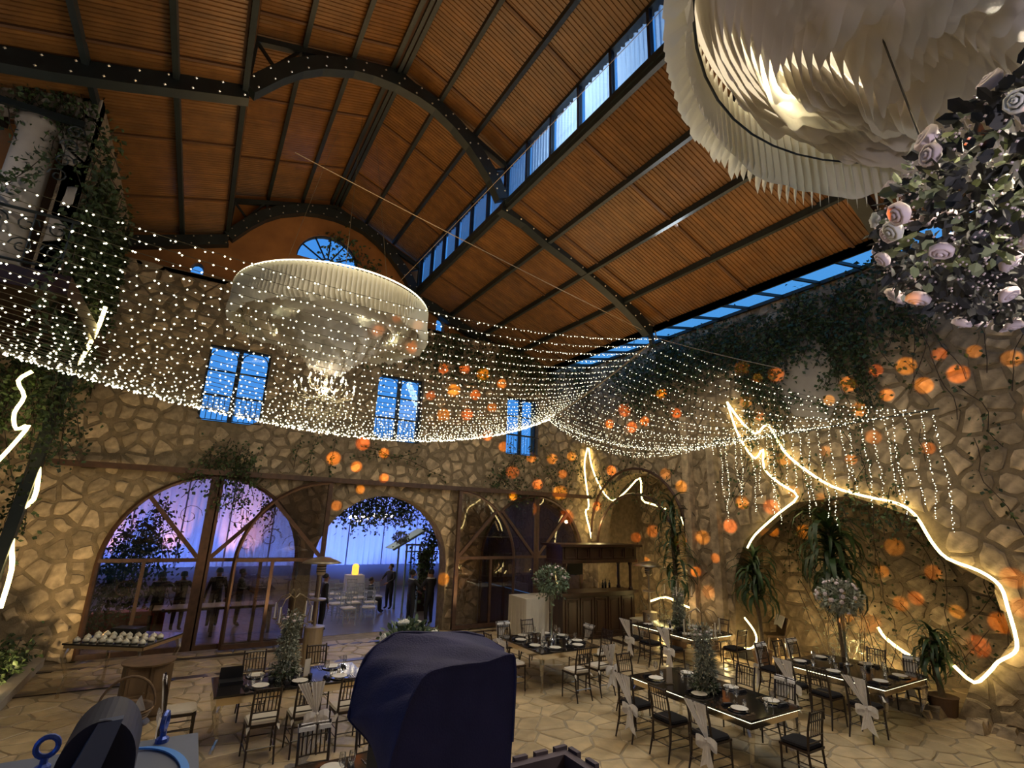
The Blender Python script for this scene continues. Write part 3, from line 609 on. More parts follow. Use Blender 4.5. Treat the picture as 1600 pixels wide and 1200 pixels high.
# ---- door leaves hanging from the track
MB().box(-3.2, BY-.28, 4.42, XR-.05, BY-.16, 4.56).build('door_track', 'rust', None, 'long brown steel door track across the back wall', 'door track')
for k in range(9):
    tag(MB().box(-2.6+k*1.95, BY-.16, 4.44, -2.5+k*1.95, BY-.02, 4.54).build('track_bracket', 'rust'), ('first', 'second', 'third', 'fourth', 'fifth', 'sixth', 'seventh', 'eighth', 'ninth')[k]+' small brown bracket from the left on the long door track', 'bracket', 'door track brackets')
def leaf_door(num, x0, W, flip, y, post=.14):
    """W wide, quarter-arch head; straight stile on the right unless flipped"""
    H = 4.35
    d = thing('door_%d' % num, 'brown framed sliding glass door leaf with a quarter-arch head', None, (x0, y, .04), kind='structure')
    fx = (lambda x: W-x) if flip else (lambda x: x)
    P = lambda x, z: (fx(x), 0, z)
    r = W-.05; sp = H-r
    arcp = [P(W-r*math.cos(PI/2*i/12)-.0, sp+r*math.sin(PI/2*i/12)) for i in range(13)]
    MB().tube([P(.05, 0)]+arcp, .055, 4).build('arched_stile', 'rust', d)
    MB().bar(P(W-post/2, 0), P(W-post/2, H), .12, post).build('straight_stile', 'rust', d)
    MB().bar(P(.05, .06), P(W, .06), .1, .12).build('bottom_rail', 'rust', d)
    MB().bar(P(.05, 2.18), P(W, 2.18), .09, .09).build('middle_rail', 'rust', d)
    a = math.radians(48); MB().bar(P(W-post, 2.25), P(W-r*math.cos(a), sp+r*math.sin(a)), .10, .10).build('brace', 'rust', d)
    MB().bar(P(W*.42, .1), P(W*.42, 2.15), .08, .08).build('intermediate_stile', 'rust', d)
    loop = [P(.08, .1), P(W-post, .1), P(W-post, H-.05)]+arcp[::-1]
    MB().prism([(p[0], -.006, p[2]) for p in loop], (0, .012, 0)).build('pane', 'doorpane', d)
    sc = MB()
    for (cx, cz, rr, fp) in ((W*.35, 2.75, .3, 1), (W*.62, 2.6, .28, -1), (W*.75, 3.3, .3, 1), (W*.3, 1.5, .25, 1), (W*.7, 1.4, .28, -1)):
        c = P(cx, cz); sc.tube([(q[0], .03, q[2]) for q in scroll((c[0], 0, c[2]), rr, 1.2, fp)], .008, 3)
    sc.build('iron_scrollwork', 'rust', d)
leaf_door(1, -1.82, 2.35, False, BY-.1, .24)
leaf_door(2, .50, 2.3, True, BY-.1, .10)
leaf_door(3, 1.12, 2.35, False, BY-.3, .12)
leaf_door(4, 7.66, 2.35, True, BY-.3, .12)
leaf_door(5, 8.72, 2.3, False, BY-.1, .12)
leaf_door(6, 11.0, 2.25, True, BY-.1, .12)

# ================================================================== FURNITURE
K = 1.09
def chair_proto(sash, cush, label):
    """origin on the floor under the seat; the sitter looks towards -y"""
    t = thing('banquet_chair', label, 'chair')
    sw, sd, sh = .20*K, .20*K, .45*K
    for sx in (-1, 1):
        MB().tube([(sx*.19*K, -.19*K, 0), (sx*.185*K, -.18*K, sh)], [.013, .019], 6).build('leg', 'chair', t)
        MB().tube([(sx*.175*K, .26*K, 0), (sx*.165*K, .19*K, .25*K), (sx*.165*K, .175*K, sh), (sx*.165*K, .20*K, .7*K), (sx*.165*K, .255*K, .93*K)], [.013, .018, .019, .018, .015], 6).build('leg', 'chair', t)
    MB().box(-sw, -sd, sh-.02, sw, sd*.95, sh+.012).build('seat', 'chair', t)
    c = MB(); vs = []
    for z, f in ((sh+.012, .97), (sh+.03, 1.04), (sh+.055, .96), (sh+.062, .7)):
        for x, y in ((-1,-.7),(-.7,-1),(.7,-1),(1,-.7),(.92,.7),(.7,.9),(-.7,.9),(-.92,.7)): vs.append((x*sw*f, y*sd*f, z))
    c.add(vs, [(8*i+j, 8*i+(j+1) % 8, 8*i+8+(j+1) % 8, 8*i+8+j) for i in range(3) for j in range(8)]+[tuple(24+j for j in range(8))])
    c.build('cushion', cush, t)
    yb = lambda z: (.175+(z/K-.45)*.165)*K if z > sh else .19*K
    if cush == 'cream':
        for sx in (-1, 1): MB().leaf((sx*.17*K, .17*K, sh+.03), (sx*.3, .8, -.9), (0,0,1), .13, .05).build('cushion_tie', 'cream', t)
    for z, r in ((.90*K, .014), (.80*K, .010), (.62*K, .010), (.54*K, .011)):
        MB().tube([(-.165*K, yb(z), z), (0, yb(z)+.01, z+.004), (.165*K, yb(z), z)], r, 5).build('back_rail', 'chair', t)
    for k in range(6):
        x = (-.12+k*.048)*K; MB().tube([(x, yb(.62*K), .62*K), (x, yb(.9*K), .9*K)], .0085, 4).build('spindle', 'chair', t)
    for z in (.16, .26):
        for sx in (-1, 1): MB().tube([(sx*.187*K, -.185*K, z*K), (sx*.168*K, .21*K, z*K)], .0085, 4).build('stretcher', 'chair', t)
    MB().tube([(-.187*K, -.186*K, .22*K), (.187*K, -.186*K, .22*K)], .0085, 4).build('stretcher', 'chair', t)
    MB().tube([(-.17*K, .215*K, .2*K), (.17*K, .215*K, .2*K)], .0085, 4).build('stretcher', 'chair', t)
    if sash:
        s = MB(); off = .028; kx, kz = -.13*K, .50*K
        def fan(xa, xb, n=9):
            vs = []
            for i in range(n+1):
                f = i/n; xt = (xa+(xb-xa)*f)*K
                for q, zz in enumerate((.915, .80, .65, .50)):
                    g = (q/3)**1.2; x = xt+(kx-xt)*g*.92+(f-.5)*.02; z = zz*K
                    vs.append((x, yb(z)+off+.010*math.sin(i*2.2+q*.4), z))
                # fold over the top rail to the front
                z = .89*K; vs.append((xt*1.0, yb(.9*K)-.024, z)); vs.append((xt, yb(.86*K)-.026, .85*K))
            fs = []
            for i in range(n):
                a, b = 6*i, 6*i+6
                for q in range(3): fs.append((a+q, a+q+1, b+q+1, b+q))
                fs += [(a, b, b+4, a+4), (a+4, b+4, b+5, a+5)]
            s.add(vs, fs)
        fan(-.175, .0); fan(.045, .175)
        so = s.build('sash', 'sash', t, 'pleated white cloth draped over the back and gathered to one side')
        bw = MB()
        ky = yb(kz)+.055
        for sx, L, dz in ((-1, .17, .03), (1, .18, .015)):
            vs = []
            for i in range(9):
                a = PI*2*i/8; vs += [(kx+sx*(.01+L*(.5-.5*math.cos(a))), ky+.03*math.sin(a), kz+dz+.05*math.sin(a)-.02), (kx+sx*(.01+L*(.5-.5*math.cos(a))), ky+.03*math.sin(a)+.01, kz+dz+.06*math.sin(a)-.02-.11*(.4+.6*abs(math.sin(a/2))))]
            bw.add(vs, [(2*i, 2*i+2, 2*i+3, 2*i+1) for i in range(8)])
        for sx, L in ((-.4, .30), (.5, .26)):
            vs = []
            for i in range(5):
                f = i/4
                for j in range(5):
                    vs.append((kx+sx*.12*f+(j-2)*(.016+.030*f), ky+.012*math.sin(j*2+f*3), kz-.02-L*f-(.03*j*f if sx > 0 else .03*(4-j)*f)))
            bw.add(vs, [(5*i+j, 5*i+j+1, 5*i+6+j, 5*i+5+j) for i in range(4) for j in range(4)])
        bw.octa((kx, ky+.01, kz), .03); bw.build('bow', 'sash', so)
    return t
protos = {}
for s in (0, 1):
    for c in ('cream', 'blackcush'): protos[s, c] = snapshot(chair_proto(s, c, 'dark chair'))
def chair(x, y, deg, sash, cush, label):
    return place(protos[sash, cush], (x, y, .003), math.radians(deg), label)
# facing: 0 looks to -y, 180 looks to +y, 90 looks to +x, -90 looks to -x
CH = [
 # long table in front of the left glass doors
 (.33, 10.12, 90, 1, 'cream', 'cream-cushioned chair with white sash at the left end of the long left table'),
 (1.38, 9.18, 180, 0, 'cream', 'cream-cushioned dark chair without sash, near side of the long left table'),
 (1.98, 9.22, 180, 1, 'cream', 'cream-cushioned chair with white sash, near side of the long left table'),
 (2.62, 9.18, 180, 0, 'cream', 'cream-cushioned chair beside the blue hood at the long left table'),
 (1.42, 10.98, 0, 0, 'cream', 'dark chair on the far side of the long left table, left of the candelabra'),
 (2.52, 11.02, 0, 0, 'cream', 'dark chair in front of the patio heater, far side of the left table'),
 # square table in the middle
 (7.36, 9.22, 180, 0, 'cream', 'cream-cushioned chair without sash, near side of the square middle table'),
 (8.02, 9.26, 180, 1, 'cream', 'chair with white sash at the near right corner of the square middle table'),
 (6.42, 10.25, 90, 1, 'cream', 'chair with white sash on the left side of the square middle table'),
 (6.42, 10.92, 90, 0, 'cream', 'plain dark chair on the left side of the square middle table, farther back'),
 (7.2, 11.72, 0, 1, 'cream', 'chair with white sash on the far side of the square middle table'),
 (7.92, 11.72, 0, 0, 'cream', 'plain chair right of the vase, far side of the middle table'),
 (8.80, 10.85, -90, 1, 'cream', 'chair with white sash on the right side of the square middle table'),
 (8.80, 10.15, -90, 0, 'cream', 'plain dark chair on the right side of the square middle table'),
 # front right table
 (7.05, 7.22, 90, 1, 'blackcush', 'black-cushioned chair with white sash, far end of the left side of the front right table'),
 (7.05, 6.45, 90, 0, 'blackcush', 'plain black-cushioned chair midway along the left side of the front right table'),
 (7.08, 5.72, 90, 1, 'blackcush', 'black-cushioned chair with large white bow at the near left of the front right table'),
 (8.08, 4.92, 180, 0, 'blackcush', 'plain black-cushioned chair nearest the viewer at the bottom right'),
 (7.80, 8.02, 0, 0, 'blackcush', 'plain dark chair at the far end of the front right table'),
 (9.05, 6.62, -90, 0, 'blackcush', 'plain dark chair on the right side of the front right table'),
 (9.05, 5.86, -90, 1, 'blackcush', 'chair with white sash on the right side of the front right table'),
 # rightmost table
 (10.78, 6.62, 90, 1, 'blackcush', 'chair with white sash at the far left of the rightmost table'),
 (10.78, 5.98, 90, 0, 'blackcush', 'plain black-cushioned chair on the left side of the rightmost table'),
 (10.80, 5.32, 90, 1, 'blackcush', 'chair with white bow at the near left of the rightmost table'),
 (11.45, 7.45, 0, 1, 'blackcush', 'chair with white sash at the far left corner of the rightmost table'),
 (12.05, 7.42, 0, 0, 'blackcush', 'plain dark chair in the middle of the far side of the rightmost table'),
 (12.62, 7.42, 0, 1, 'blackcush', 'chair with white sash at the far right corner of the rightmost table'),
 (13.18, 6.25, -90, 0, 'blackcush', 'plain dark chair on the wall side of the rightmost table'),
 (13.18, 5.55, -90, 1, 'cream', 'chair with white sash on the wall side of the rightmost table beside the low palm'),
 # far right table
 (10.78, 11.05, 90, 1, 'blackcush', 'chair with white bow at the far left of the table before the wooden bar'),
 (10.78, 10.42, 90, 0, 'blackcush', 'plain dark chair on the left side of the table before the wooden bar'),
 (10.80, 9.72, 90, 1, 'blackcush', 'chair with white bow at the near left of the table before the wooden bar'),
 (12.35, 9.05, 180, 0, 'blackcush', 'plain dark chair at the near end of the table before the wooden bar'),
 (12.98, 10.0, -90, 0, 'blackcush', 'plain dark chair between the far right table and the stone pillar'),
 # table at the bottom of the picture, mostly hidden
 (1.72, 7.02, 0, 1, 'cream', 'chair with white sash on the far side of the table at the bottom edge'),
 (2.42, 7.02, 0, 0, 'cream', 'dark chair on the far side of the bottom edge table, half behind the blue hood'),
]
for c in CH: chair(*c)
for s in protos.values(): kill(s)
TH = .79
def table(x0, y0, x1, y1, label, led):
    cx, cy = (x0+x1)/2, (y0+y1)/2; t = thing('dining_table', label, 'table', (cx, cy, .003)); a, b = (x1-x0)/2, (y1-y0)/2
    MB().box(-a, -b, TH-.035, a, b, TH-.003).build('tabletop', 'blackglass', t)
    MB().box(-a+.02, -b+.02, TH-.006, a-.02, b-.02, TH-.002)
    ap = MB(); z0, z1 = TH-.15, TH-.037
    for (xa, ya, xb, yb_) in ((-a+.05, -b+.05, a-.05, -b+.07), (-a+.05, b-.07, a-.05, b-.05), (-a+.05, -b+.07, -a+.07, b-.07), (a-.07, -b+.07, a-.05, b-.07)):
        MB().box(xa, ya, z0, xb, yb_, z1).build('apron', 'mirror', t)
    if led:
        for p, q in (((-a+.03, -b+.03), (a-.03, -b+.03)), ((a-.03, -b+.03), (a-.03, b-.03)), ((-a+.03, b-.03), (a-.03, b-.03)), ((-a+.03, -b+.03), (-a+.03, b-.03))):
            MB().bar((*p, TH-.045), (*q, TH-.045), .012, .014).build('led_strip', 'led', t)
    for sx in (-1, 1):
        for sy in (-1, 1):
            px, py_ = sx*(a-.12), sy*(b-.12)
            MB().tube([(px, py_, z0+.02), (px+sx*.05, py_+sy*.05, .55), (px+sx*.02, py_+sy*.02, .34), (px-sx*.03, py_-sy*.03, .16), (px+sx*.02, py_+sy*.02, .05), (px+sx*.03, py_+sy*.03, 0)], [.06, .055, .035, .025, .03, .035], 8).build('leg', 'crys', t)
    return t
TB = {
 'left': (.72, 9.55, 3.05, 10.62, 'long black mirror-topped table in front of the left glass doors', 0),
 'middle': (6.78, 9.68, 8.42, 11.42, 'square black mirror-topped table with a tall floral vase, mid hall', 0),
 'front': (7.42, 5.25, 8.74, 7.72, 'black mirror-topped table at front right with glowing rim and grey foliage column', 1),
 'right': (11.12, 5.10, 12.88, 7.10, 'rightmost black mirror-topped table with tall rose vase by the lit arch', 1),
 'far': (11.12, 9.30, 12.65, 11.45, 'far right black mirror-topped table before the wooden bar', 1),
 'bottom': (1.35, 5.35, 2.95, 6.72, 'black mirror-topped table cut by the bottom edge beside the blue hood', 0),
}
for k, (x0, y0, x1, y1, lb, led) in TB.items(): table(x0, y0, x1, y1, lb, led)
# ---- tableware
def m_plate():
    return MB().lathe([(.001, .012), (.075, .012), (.125, .022), (.13, .018), (.08, 0), (.001, 0)], n=18).mesh('plate', 'plate', True)
def m_charger():
    return MB().lathe([(.001, .006), (.15, .006), (.165, .012), (.167, .008), (.15, 0), (.001, 0)], n=18).mesh('charger', 'blackglass', True)
def m_napkin():
    mb = MB()
    for k in range(4): mb.box(-.10+.012*k, -.035+.005*k, .003+.009*k, .10-.008*k, .035-.004*k, .011+.009*k)
    return mb.mesh('napkin', 'napkin')
def m_wine():
    return MB().lathe([(.035, 0), (.034, .004), (.005, .01), (.004, .10), (.02, .115), (.038, .15), (.040, .18), (.032, .235)], n=10).mesh('wine_glass', 'glass', True)
def m_tumbler():
    return MB().lathe([(.001, .001), (.028, .001), (.034, .10)], n=10).mesh('tumbler', 'glass', True)
def m_fork():
    mb = MB().box(-.004, -.10, .002, .004, .04, .005).box(-.011, .04, .002, .011, .06, .005)
    for x in (-.011, -.0045, .002, .0085): mb.box(x, .06, .002, x+.0025, .10, .005)
    return mb.mesh('fork', 'cutlery')
def m_knife(): return MB().box(-.005, -.11, .002, .005, -.02, .006).prism([(-.006, -.02, .002), (.007, -.02, .002), (.008, .08, .002), (-.006, .11, .002)], (0, 0, .002)).mesh('knife', 'cutlery')
def m_candle(): return MB().lathe([(.001, 0), (.034, 0), (.036, .07), (.030, .075), (.001, .06)], n=10).mesh('votive_holder', 'napkin', True)
ME = dict(plate=m_plate(), charger=m_charger(), napkin=m_napkin(), wine_glass=m_wine(), tumbler=m_tumbler(), fork=m_fork(), knife=m_knife(), votive_holder=m_candle())
WHERE = dict(left='long left table', middle='middle square table', front='front right table', right='rightmost table', far='table before the bar', bottom='bottom edge table')
SHOW = dict(plate=('white porcelain dinner plate', 'plate'), charger=('black glass charger', 'charger'), napkin=('folded black satin napkin', 'napkin'), wine_glass=('clear stemmed wine glass', 'glass'),
            tumbler=('small clear tumbler', 'glass'), fork=('polished fork', 'fork'), knife=('polished knife', 'knife'), votive_holder=('small black votive holder', 'candle holder'))
SEAT = ['']
def put(kind, k, x, y, rz=0, z=None):
    a, c = SHOW[kind]; lab = a+SEAT[0]+' on the '+WHERE[k]
    return tag(ob(kind, ME[kind], None, loc=(x, y, (TH if z is None else z)+.001), rot=(0, 0, rz)), lab, c, kind.replace('_', ' ')+' pieces on the '+WHERE[k])
def setting(k, x, y, ang):
    """x, y: the plate's centre; ang: direction to the sitter"""
    x0, y0, x1, y1 = TB[k][:4]; fx, fy = (x-x0)/(x1-x0), (y-y0)/(y1-y0)
    SEAT[0] = ', %s %s seat,' % (('near', 'middle', 'far')[min(2, int(fy*3))], ('left', 'centre', 'right')[min(2, int(fx*3))])
    c, s = math.cos(ang), math.sin(ang); tr = lambda u, v: (x+u*(-s)+v*c, y+u*c+v*s)  # u sideways, v towards the sitter
    rz = ang-PI/2; j = R_.uniform
    put('charger', k, *tr(0, 0), 0); put('plate', k, *tr(j(-.01, .01), j(-.01, .01)), 0, TH+.013)
    put('napkin', k, *tr(-.21, -.02), rz+j(1.2, 1.9)); 
    put('fork', k, *tr(.19, .0), rz+PI+j(-.1, .1)); put('knife', k, *tr(-.30 if False else .225, .02), rz+PI+j(-.1, .1))
    put('wine_glass', k, *tr(-.17+j(-.02, .02), -.20)); put('tumbler', k, *tr(-.07+j(-.02, .02), -.24))
for k, xs, ys in (('left', (1.38, 1.98, 2.62), (9.76, 10.40)), ('middle', (7.3, 7.95), (9.90, 11.2)), ('right', (11.5, 12.3), (5.34, 6.86))):
    for x in xs:
        setting(k, x, ys[0], -PI/2); setting(k, x, ys[1], PI/2)
for k, xs, ys in (('front', (7.66, 8.50), (5.62, 6.35, 7.3)), ('far', (11.36, 12.4), (9.7, 10.35, 11.05)), ('bottom', (1.6, 2.7), (6.1,)), ('middle', (7.0, 8.2), (10.25, 10.85)), ('right', (11.35, 12.65), (6.1,))):
    for y in ys:
        setting(k, xs[0], y, PI); setting(k, xs[1], y, 0)
setting('bottom', 1.75, 6.45, PI/2); setting('bottom', 2.35, 6.45, PI/2)
SEAT[0] = ''
for k, (x0, y0, x1, y1, lb, led) in TB.items():
    for q in range(3):
        put('votive_holder', k, (x0+x1)/2+R_.uniform(-.35, .35)*(x1-x0)*.6, (y0+y1)/2+R_.choice((-1, 1))*R_.uniform(.12, .2))
# black presentation box and menu cards
tag(MB().box(-.17, -.11, 0, .17, .11, .05).box(-.17, .11, 0, .17, .13, .22).build('open_box', 'napkin', loc=(.98, 10.15, TH+.002)), 'open flat black box on the left end of the long left table', 'box')
def menu(x, y, rz, lab):
    m = thing('menu_stand', lab, 'menu', (x, y, TH+.002), rz)
    MB().box(-.06, -.004, .01, .06, .004, .27).build('card', 'card', m)
    MB().box(-.065, -.03, 0, .065, .03, .012).build('foot', 'gold', m)
    MB().box(-.06, -.008, .01, -.055, -.003, .27).box(.055, -.008, .01, .06, -.003, .27).build('frame', 'gold', m)
menu(2.12, 10.05, .35, 'pale upright menu card beside the candelabra on the long left table')
menu(7.42, 10.55, .2, 'pale upright menu card beside the tall vase on the middle table')
menu(7.68, 7.0, -.3, 'pale upright menu card beside the grey foliage column at front right')
# ---- centrepieces
def leafball(mb, c, r, n, L, W, seed, droop=.0, flat=1.0):
    rr = random.Random(seed)
    for _ in range(n):
        v = Vector((rr.gauss(0,1), rr.gauss(0,1), rr.gauss(0,1))).normalized()
        q = r*rr.uniform(.55, 1.0); p = Vector(c)+Vector((v.x*q, v.y*q, v.z*q*flat))
        if droop and rr.random() < .25 and v.z < .2: p.z -= rr.uniform(0, droop)
        d = (v+Vector((rr.uniform(-.8,.8), rr.uniform(-.8,.8), rr.uniform(-.9,.5)))); mb.leaf6(p, d, (rr.uniform(-1,1), rr.uniform(-1,1), 1), L*rr.uniform(.7,1.3), W*rr.uniform(.7,1.2))
def rose_mesh(r, m):
    mb = MB(); mb.lathe([(.001, -.5*r), (.6*r, -.35*r), (.95*r, .05*r), (.9*r, .45*r), (.7*r, .5*r), (.62*r, .2*r)], n=8)
    mb.lathe([(.5*r, .05*r), (.56*r, .5*r), (.4*r, .62*r), (.28*r, .35*r)], n=7).lathe([(.15*r, .2*r), (.24*r, .6*r), (.1*r, .72*r), (.001, .6*r)], n=6)
    return mb.mesh('rose', m, True)
ROSEW = rose_mesh(.05, 'whiterose'); ROSEP = rose_mesh(.055, 'rose'); ROSES = rose_mesh(.032, 'rose')
def vase_piece(x, y, hv, r, n, lab, leafm, roses, rmesh, seed):
    t = thing('floral_vase', lab, 'centrepiece', (x, y, TH+.002))
    MB().lathe([(.001, 0), (.10, 0), (.09, .015), (.035, .05), (.03, hv*.45), (.045, hv*.75), (.075, hv)], n=16).build('vase', 'crys', t, smooth=True)
    st = MB(); rr = random.Random(seed)
    for k in range(9): a = rr.uniform(0, 6.3); st.tube([(.015*math.cos(a), .015*math.sin(a), .05), (.02*math.cos(a+1), .02*math.sin(a+1), hv*.6), (.05*math.cos(a+2), .05*math.sin(a+2), hv+.08)], .005, 3)
    st.build('stems', 'green', t)
    mb = MB(); leafball(mb, (0, 0, hv+r*.75), r, n, .085, .05, seed, .22, .8); mb.build('foliage', leafm, t, kind='stuff')
    for k in range(roses):
        v = Vector((rr.gauss(0,1), rr.gauss(0,1), rr.gauss(.35,.9))).normalized()*r*1.0
        o = ob('rose', rmesh, t, loc=(v.x, v.y, hv+r*.75+v.z*.8)); o.rotation_euler = v.to_track_quat('Z', 'Y').to_euler()
    return t
vase_piece(7.72, 10.62, 1.02, .42, 800, 'tall clear vase with a ball of green leaves and tiny white flowers', 'green', 26, ROSES, 5)
vase_piece(12.3, 6.3, 1.0, .44, 800, 'tall clear vase with dark foliage and pale roses on the rightmost table', 'greydusty', 26, rose_mesh(.045, 'rose'), 6)
vase_piece(2.35, 6.0, .98, .36, 700, 'tall vase of white roses and green leaves rising behind the blue hood', 'green', 24, ROSEW, 8)
def candelabra(x, y, lab, seed, lean=0, hmul=1.0):
    t = thing('candelabra', lab, 'candelabra', (x, y, TH+.002), lean)
    rr = random.Random(seed); H = 1.35*hmul
    MB().lathe([(.10, 0), (.09, .02), (.02, .05), (.012, .2), (.012, H)], n=10).build('stem', 'gold', t)
    for k in range(4):
        a = PI/2*k+.5; c, s = math.cos(a), math.sin(a); pts = []
        for (r, z) in ((0, H-.1), (.12, H-.03), (.26, H-.08), (.34, H-.2), (.30, H-.36), (.31, H-.46), (.36, H-.46)): pts.append((r*c, r*s, z))
        ar = MB().tube(pts, .009, 5).build('arm', 'gold', t)
        MB().tube([((.25+.07*math.cos(q)*(1-q/9))*c, (.25+.07*math.cos(q)*(1-q/9))*s, H-.52+.05*math.sin(q)*(1-q/9)) for q in [i*.5 for i in range(14)]], .007, 4).build('scroll', 'gold', ar)
        MB().lathe([(.008, -.46), (.035, -.45), (.037, -.435), (.012, -.43)], (.36*c, .36*s, H), 10).build('drip_cup', 'gold', ar)
        MB().lathe([(.001, 0), (.012, 0), (.011, .25), (.001, .255)], (.36*c, .36*s, H-.44), 8).build('candle', 'candle', t)
    for sgn in (-1, 1): MB().tube([(sgn*(.02+.055*math.sin(q/3)), 0, H+.02+.04*math.sin(q)) for q in [i*.5 for i in range(12)]], .007, 4).build('top_scroll', 'gold', t)
    mb = MB()
    for z in [i*.045 for i in range(22)]:
        leafball(mb, (.02*math.sin(z*9), .02*math.cos(z*7), z), (.14+.05*abs(math.sin(z*4.5))+(.08 if z < .2 else 0))*(1 if hmul > .96 else .9), 90, .06, .028, seed+int(z*100), 0, .6)
    mb.build('foliage', 'greydusty', t, kind='stuff')
    m2 = MB(); leafball(m2, (0, 0, .12), .2, 240, .07, .03, seed+3, 0, .7); m2.build('base_greenery', 'leaf', t, kind='stuff')
    for k in range(7): a = k*.9; ob('rose', ROSES, t, loc=(.13*math.cos(a), .13*math.sin(a), H-.42+.04*math.sin(k*2)))
candelabra(1.78, 10.1, 'gold scroll candelabra with ivory candles over grey foliage on the long left table', 31, .3)
candelabra(7.95, 6.45, 'candelabra wrapped in a thick grey foliage column on the front right table', 47, .8, .98)
candelabra(11.9, 10.4, 'candelabra with grey foliage on the table before the wooden bar', 59, .1, .95)
# ---- dessert counter at the left
t = thing('dessert_table', 'clear-legged mirrored dessert counter standing before the left arch door', 'table', (-.72, 13.55, .003), math.radians(-32))
MB().box(-.78, -.62, .92, .78, .62, .95).build('tabletop', 'blackglass', t)
for (a, b, c, d) in ((-.76, -.6, .76, -.585), (-.76, .585, .76, .6)): MB().box(a, b, .86, c, d, .92).build('apron', 'mirror', t)
for sx in (-1, 1): MB().box(sx*.76-.008, -.58, .86, sx*.76+.008, .58, .92).build('apron', 'mirror', t)
for sx in (-1, 1):
    for sy in (-1, 1): MB().tube([(sx*.68, sy*.52, .92), (sx*.74, sy*.58, .7), (sx*.66, sy*.5, .35), (sx*.7, sy*.54, .05), (sx*.7, sy*.54, 0)], [.05, .045, .028, .03, .035], 7).build('leg', 'crys', t)
MB().box(-.55, .25, .952, .0, .55, 1.06).build('display_riser', 'napkin', t)
cupm = MB().lathe([(.04, 0), (.06, .01), (.062, .03), (.052, .055), (.03, .075), (.012, .08), (.014, .092), (.001, .096)], n=12).mesh('dessert_dome', 'cup', True)
ca, sa = math.cos(math.radians(-32)), math.sin(math.radians(-32))
for i in range(9):
    for j in range(3):
        u, v = -.64+i*.16, -.46+j*.26+.03*(i % 2)
        tag(ob('dessert_dome', cupm, None, loc=(-.72+u*ca-v*sa, 13.55+u*sa+v*ca, .954)), 'small white domed dessert cup, '+('near', 'middle', 'far')[j]+' row, '+('first', 'second', 'third', 'fourth', 'fifth', 'sixth', 'seventh', 'eighth', 'ninth')[i]+' from the left', 'dessert', 'white dessert cups on the counter')
# panelled cabinet in front of it
t = thing('side_cabinet', 'low brown panelled cabinet with an oval top in front of the dessert counter', 'cabinet', (-.22, 11.75, .003), .15)
MB().box(-.34, -.28, .05, .34, .28, .86).build('body', 'wood', t)
MB().lathe([(.001, .86), (.40, .86), (.41, .89), (.001, .89)], n=24).build('top', 'wood', t)
MB().box(-.36, -.3, 0, .36, .3, .05).build('plinth', 'wood', t)
for s in (-1, 1):
    dd = MB().box(s*.165-.15, -.30, .08, s*.165+.15, -.28, .84).build('door', 'wood', t)
    MB().box(s*.165-.10, -.31, .46, s*.165+.10, -.30, .80).build('raised_panel', 'wood', dd); MB().box(s*.165-.10, -.31, .12, s*.165+.10, -.30, .42).build('raised_panel', 'wood', dd)
    MB().octa((s*.035, -.315, .45), .014).build('knob', 'gold', dd)
# ---- patio heaters
def heater(x, y, lab, h=2.4):
    t = thing('patio_heater', lab, 'heater', (x, y, .003))
    MB().lathe([(.001, 0), (.25, 0), (.25, .05), (.22, .06), (.22, .84), (.24, .86), (.001, .88)], n=20).build('gas_housing', 'inox', t, smooth=False)
    MB().lathe([(.03, .86), (.03, h-.35)], n=10).build('pole', 'inox', t, smooth=True)
    MB().lathe([(.03, 1.42), (.20, 1.45), (.20, 1.48), (.03, 1.50)], n=20).build('ring_table', 'inox', t)
    b = MB().lathe([(.06, h-.38), (.11, h-.34), (.11, h-.12), (.06, h-.08)], n=16).build('burner', 'inox', t, smooth=True)
    for z in (h-.30, h-.24, h-.18): MB().lathe([(.112, z), (.118, z+.012), (.112, z+.024)], n=16).build('burner_ring', 'black', b)
    MB().lathe([(.001, h+.06), (.18, h+.04), (.40, h-.04), (.47, h-.09), (.40, h-.055), (.06, h-.02)], n=24).build('reflector_hood', 'inox', t, smooth=True)
    MB().tube([(.0, 0, h-.1), (.0, 0, h)], .02, 6).build('spindle', 'inox', t)
heater(2.96, 13.8, 'steel mushroom patio heater standing left of the middle doorway')
heater(12.75, 12.3, 'steel mushroom patio heater beside the wooden bar and tall palm', 2.3)
# ---- white skirted counter
t = thing('skirted_counter', 'tall counter wrapped in white pleated cloth left of the wooden bar', 'counter', (10.36, 14.55, .003))
MB().box(-1.1, -.45, 0, 1.1, .45, 1.12).build('counter_body', 'wood', t)
vs = []; n = 150; per = []
for i in range(n+1):
    f = i/n*6.4
    if f < .95: p = (-1.14, .5-f*1.0)
    elif f < .95+2.3: p = (-1.14+(f-.95)*2.28/2.3, -.5)
    elif f < 4.2: p = (1.14, -.5+(f-3.25)*1.0)
    else: p = (1.14-(f-4.2)*2.28/2.2, .5)
    w_ = .022*math.sin(i*1.25)+.01*math.sin(i*2.9)
    per.append(p); vs += [(p[0]+(w_ if abs(p[0]) > 1.13 else 0), p[1]+(w_ if abs(p[1]) > .49 else 0), .01), (p[0], p[1], 1.14)]
MB().add(vs, [(2*i, 2*i+2, 2*i+3, 2*i+1) for i in range(n)]).build('cloth_skirt', 'cloth', t)
MB().box(-1.14, -.5, 1.13, 1.14, .5, 1.15).build('cloth_top', 'cloth', t)
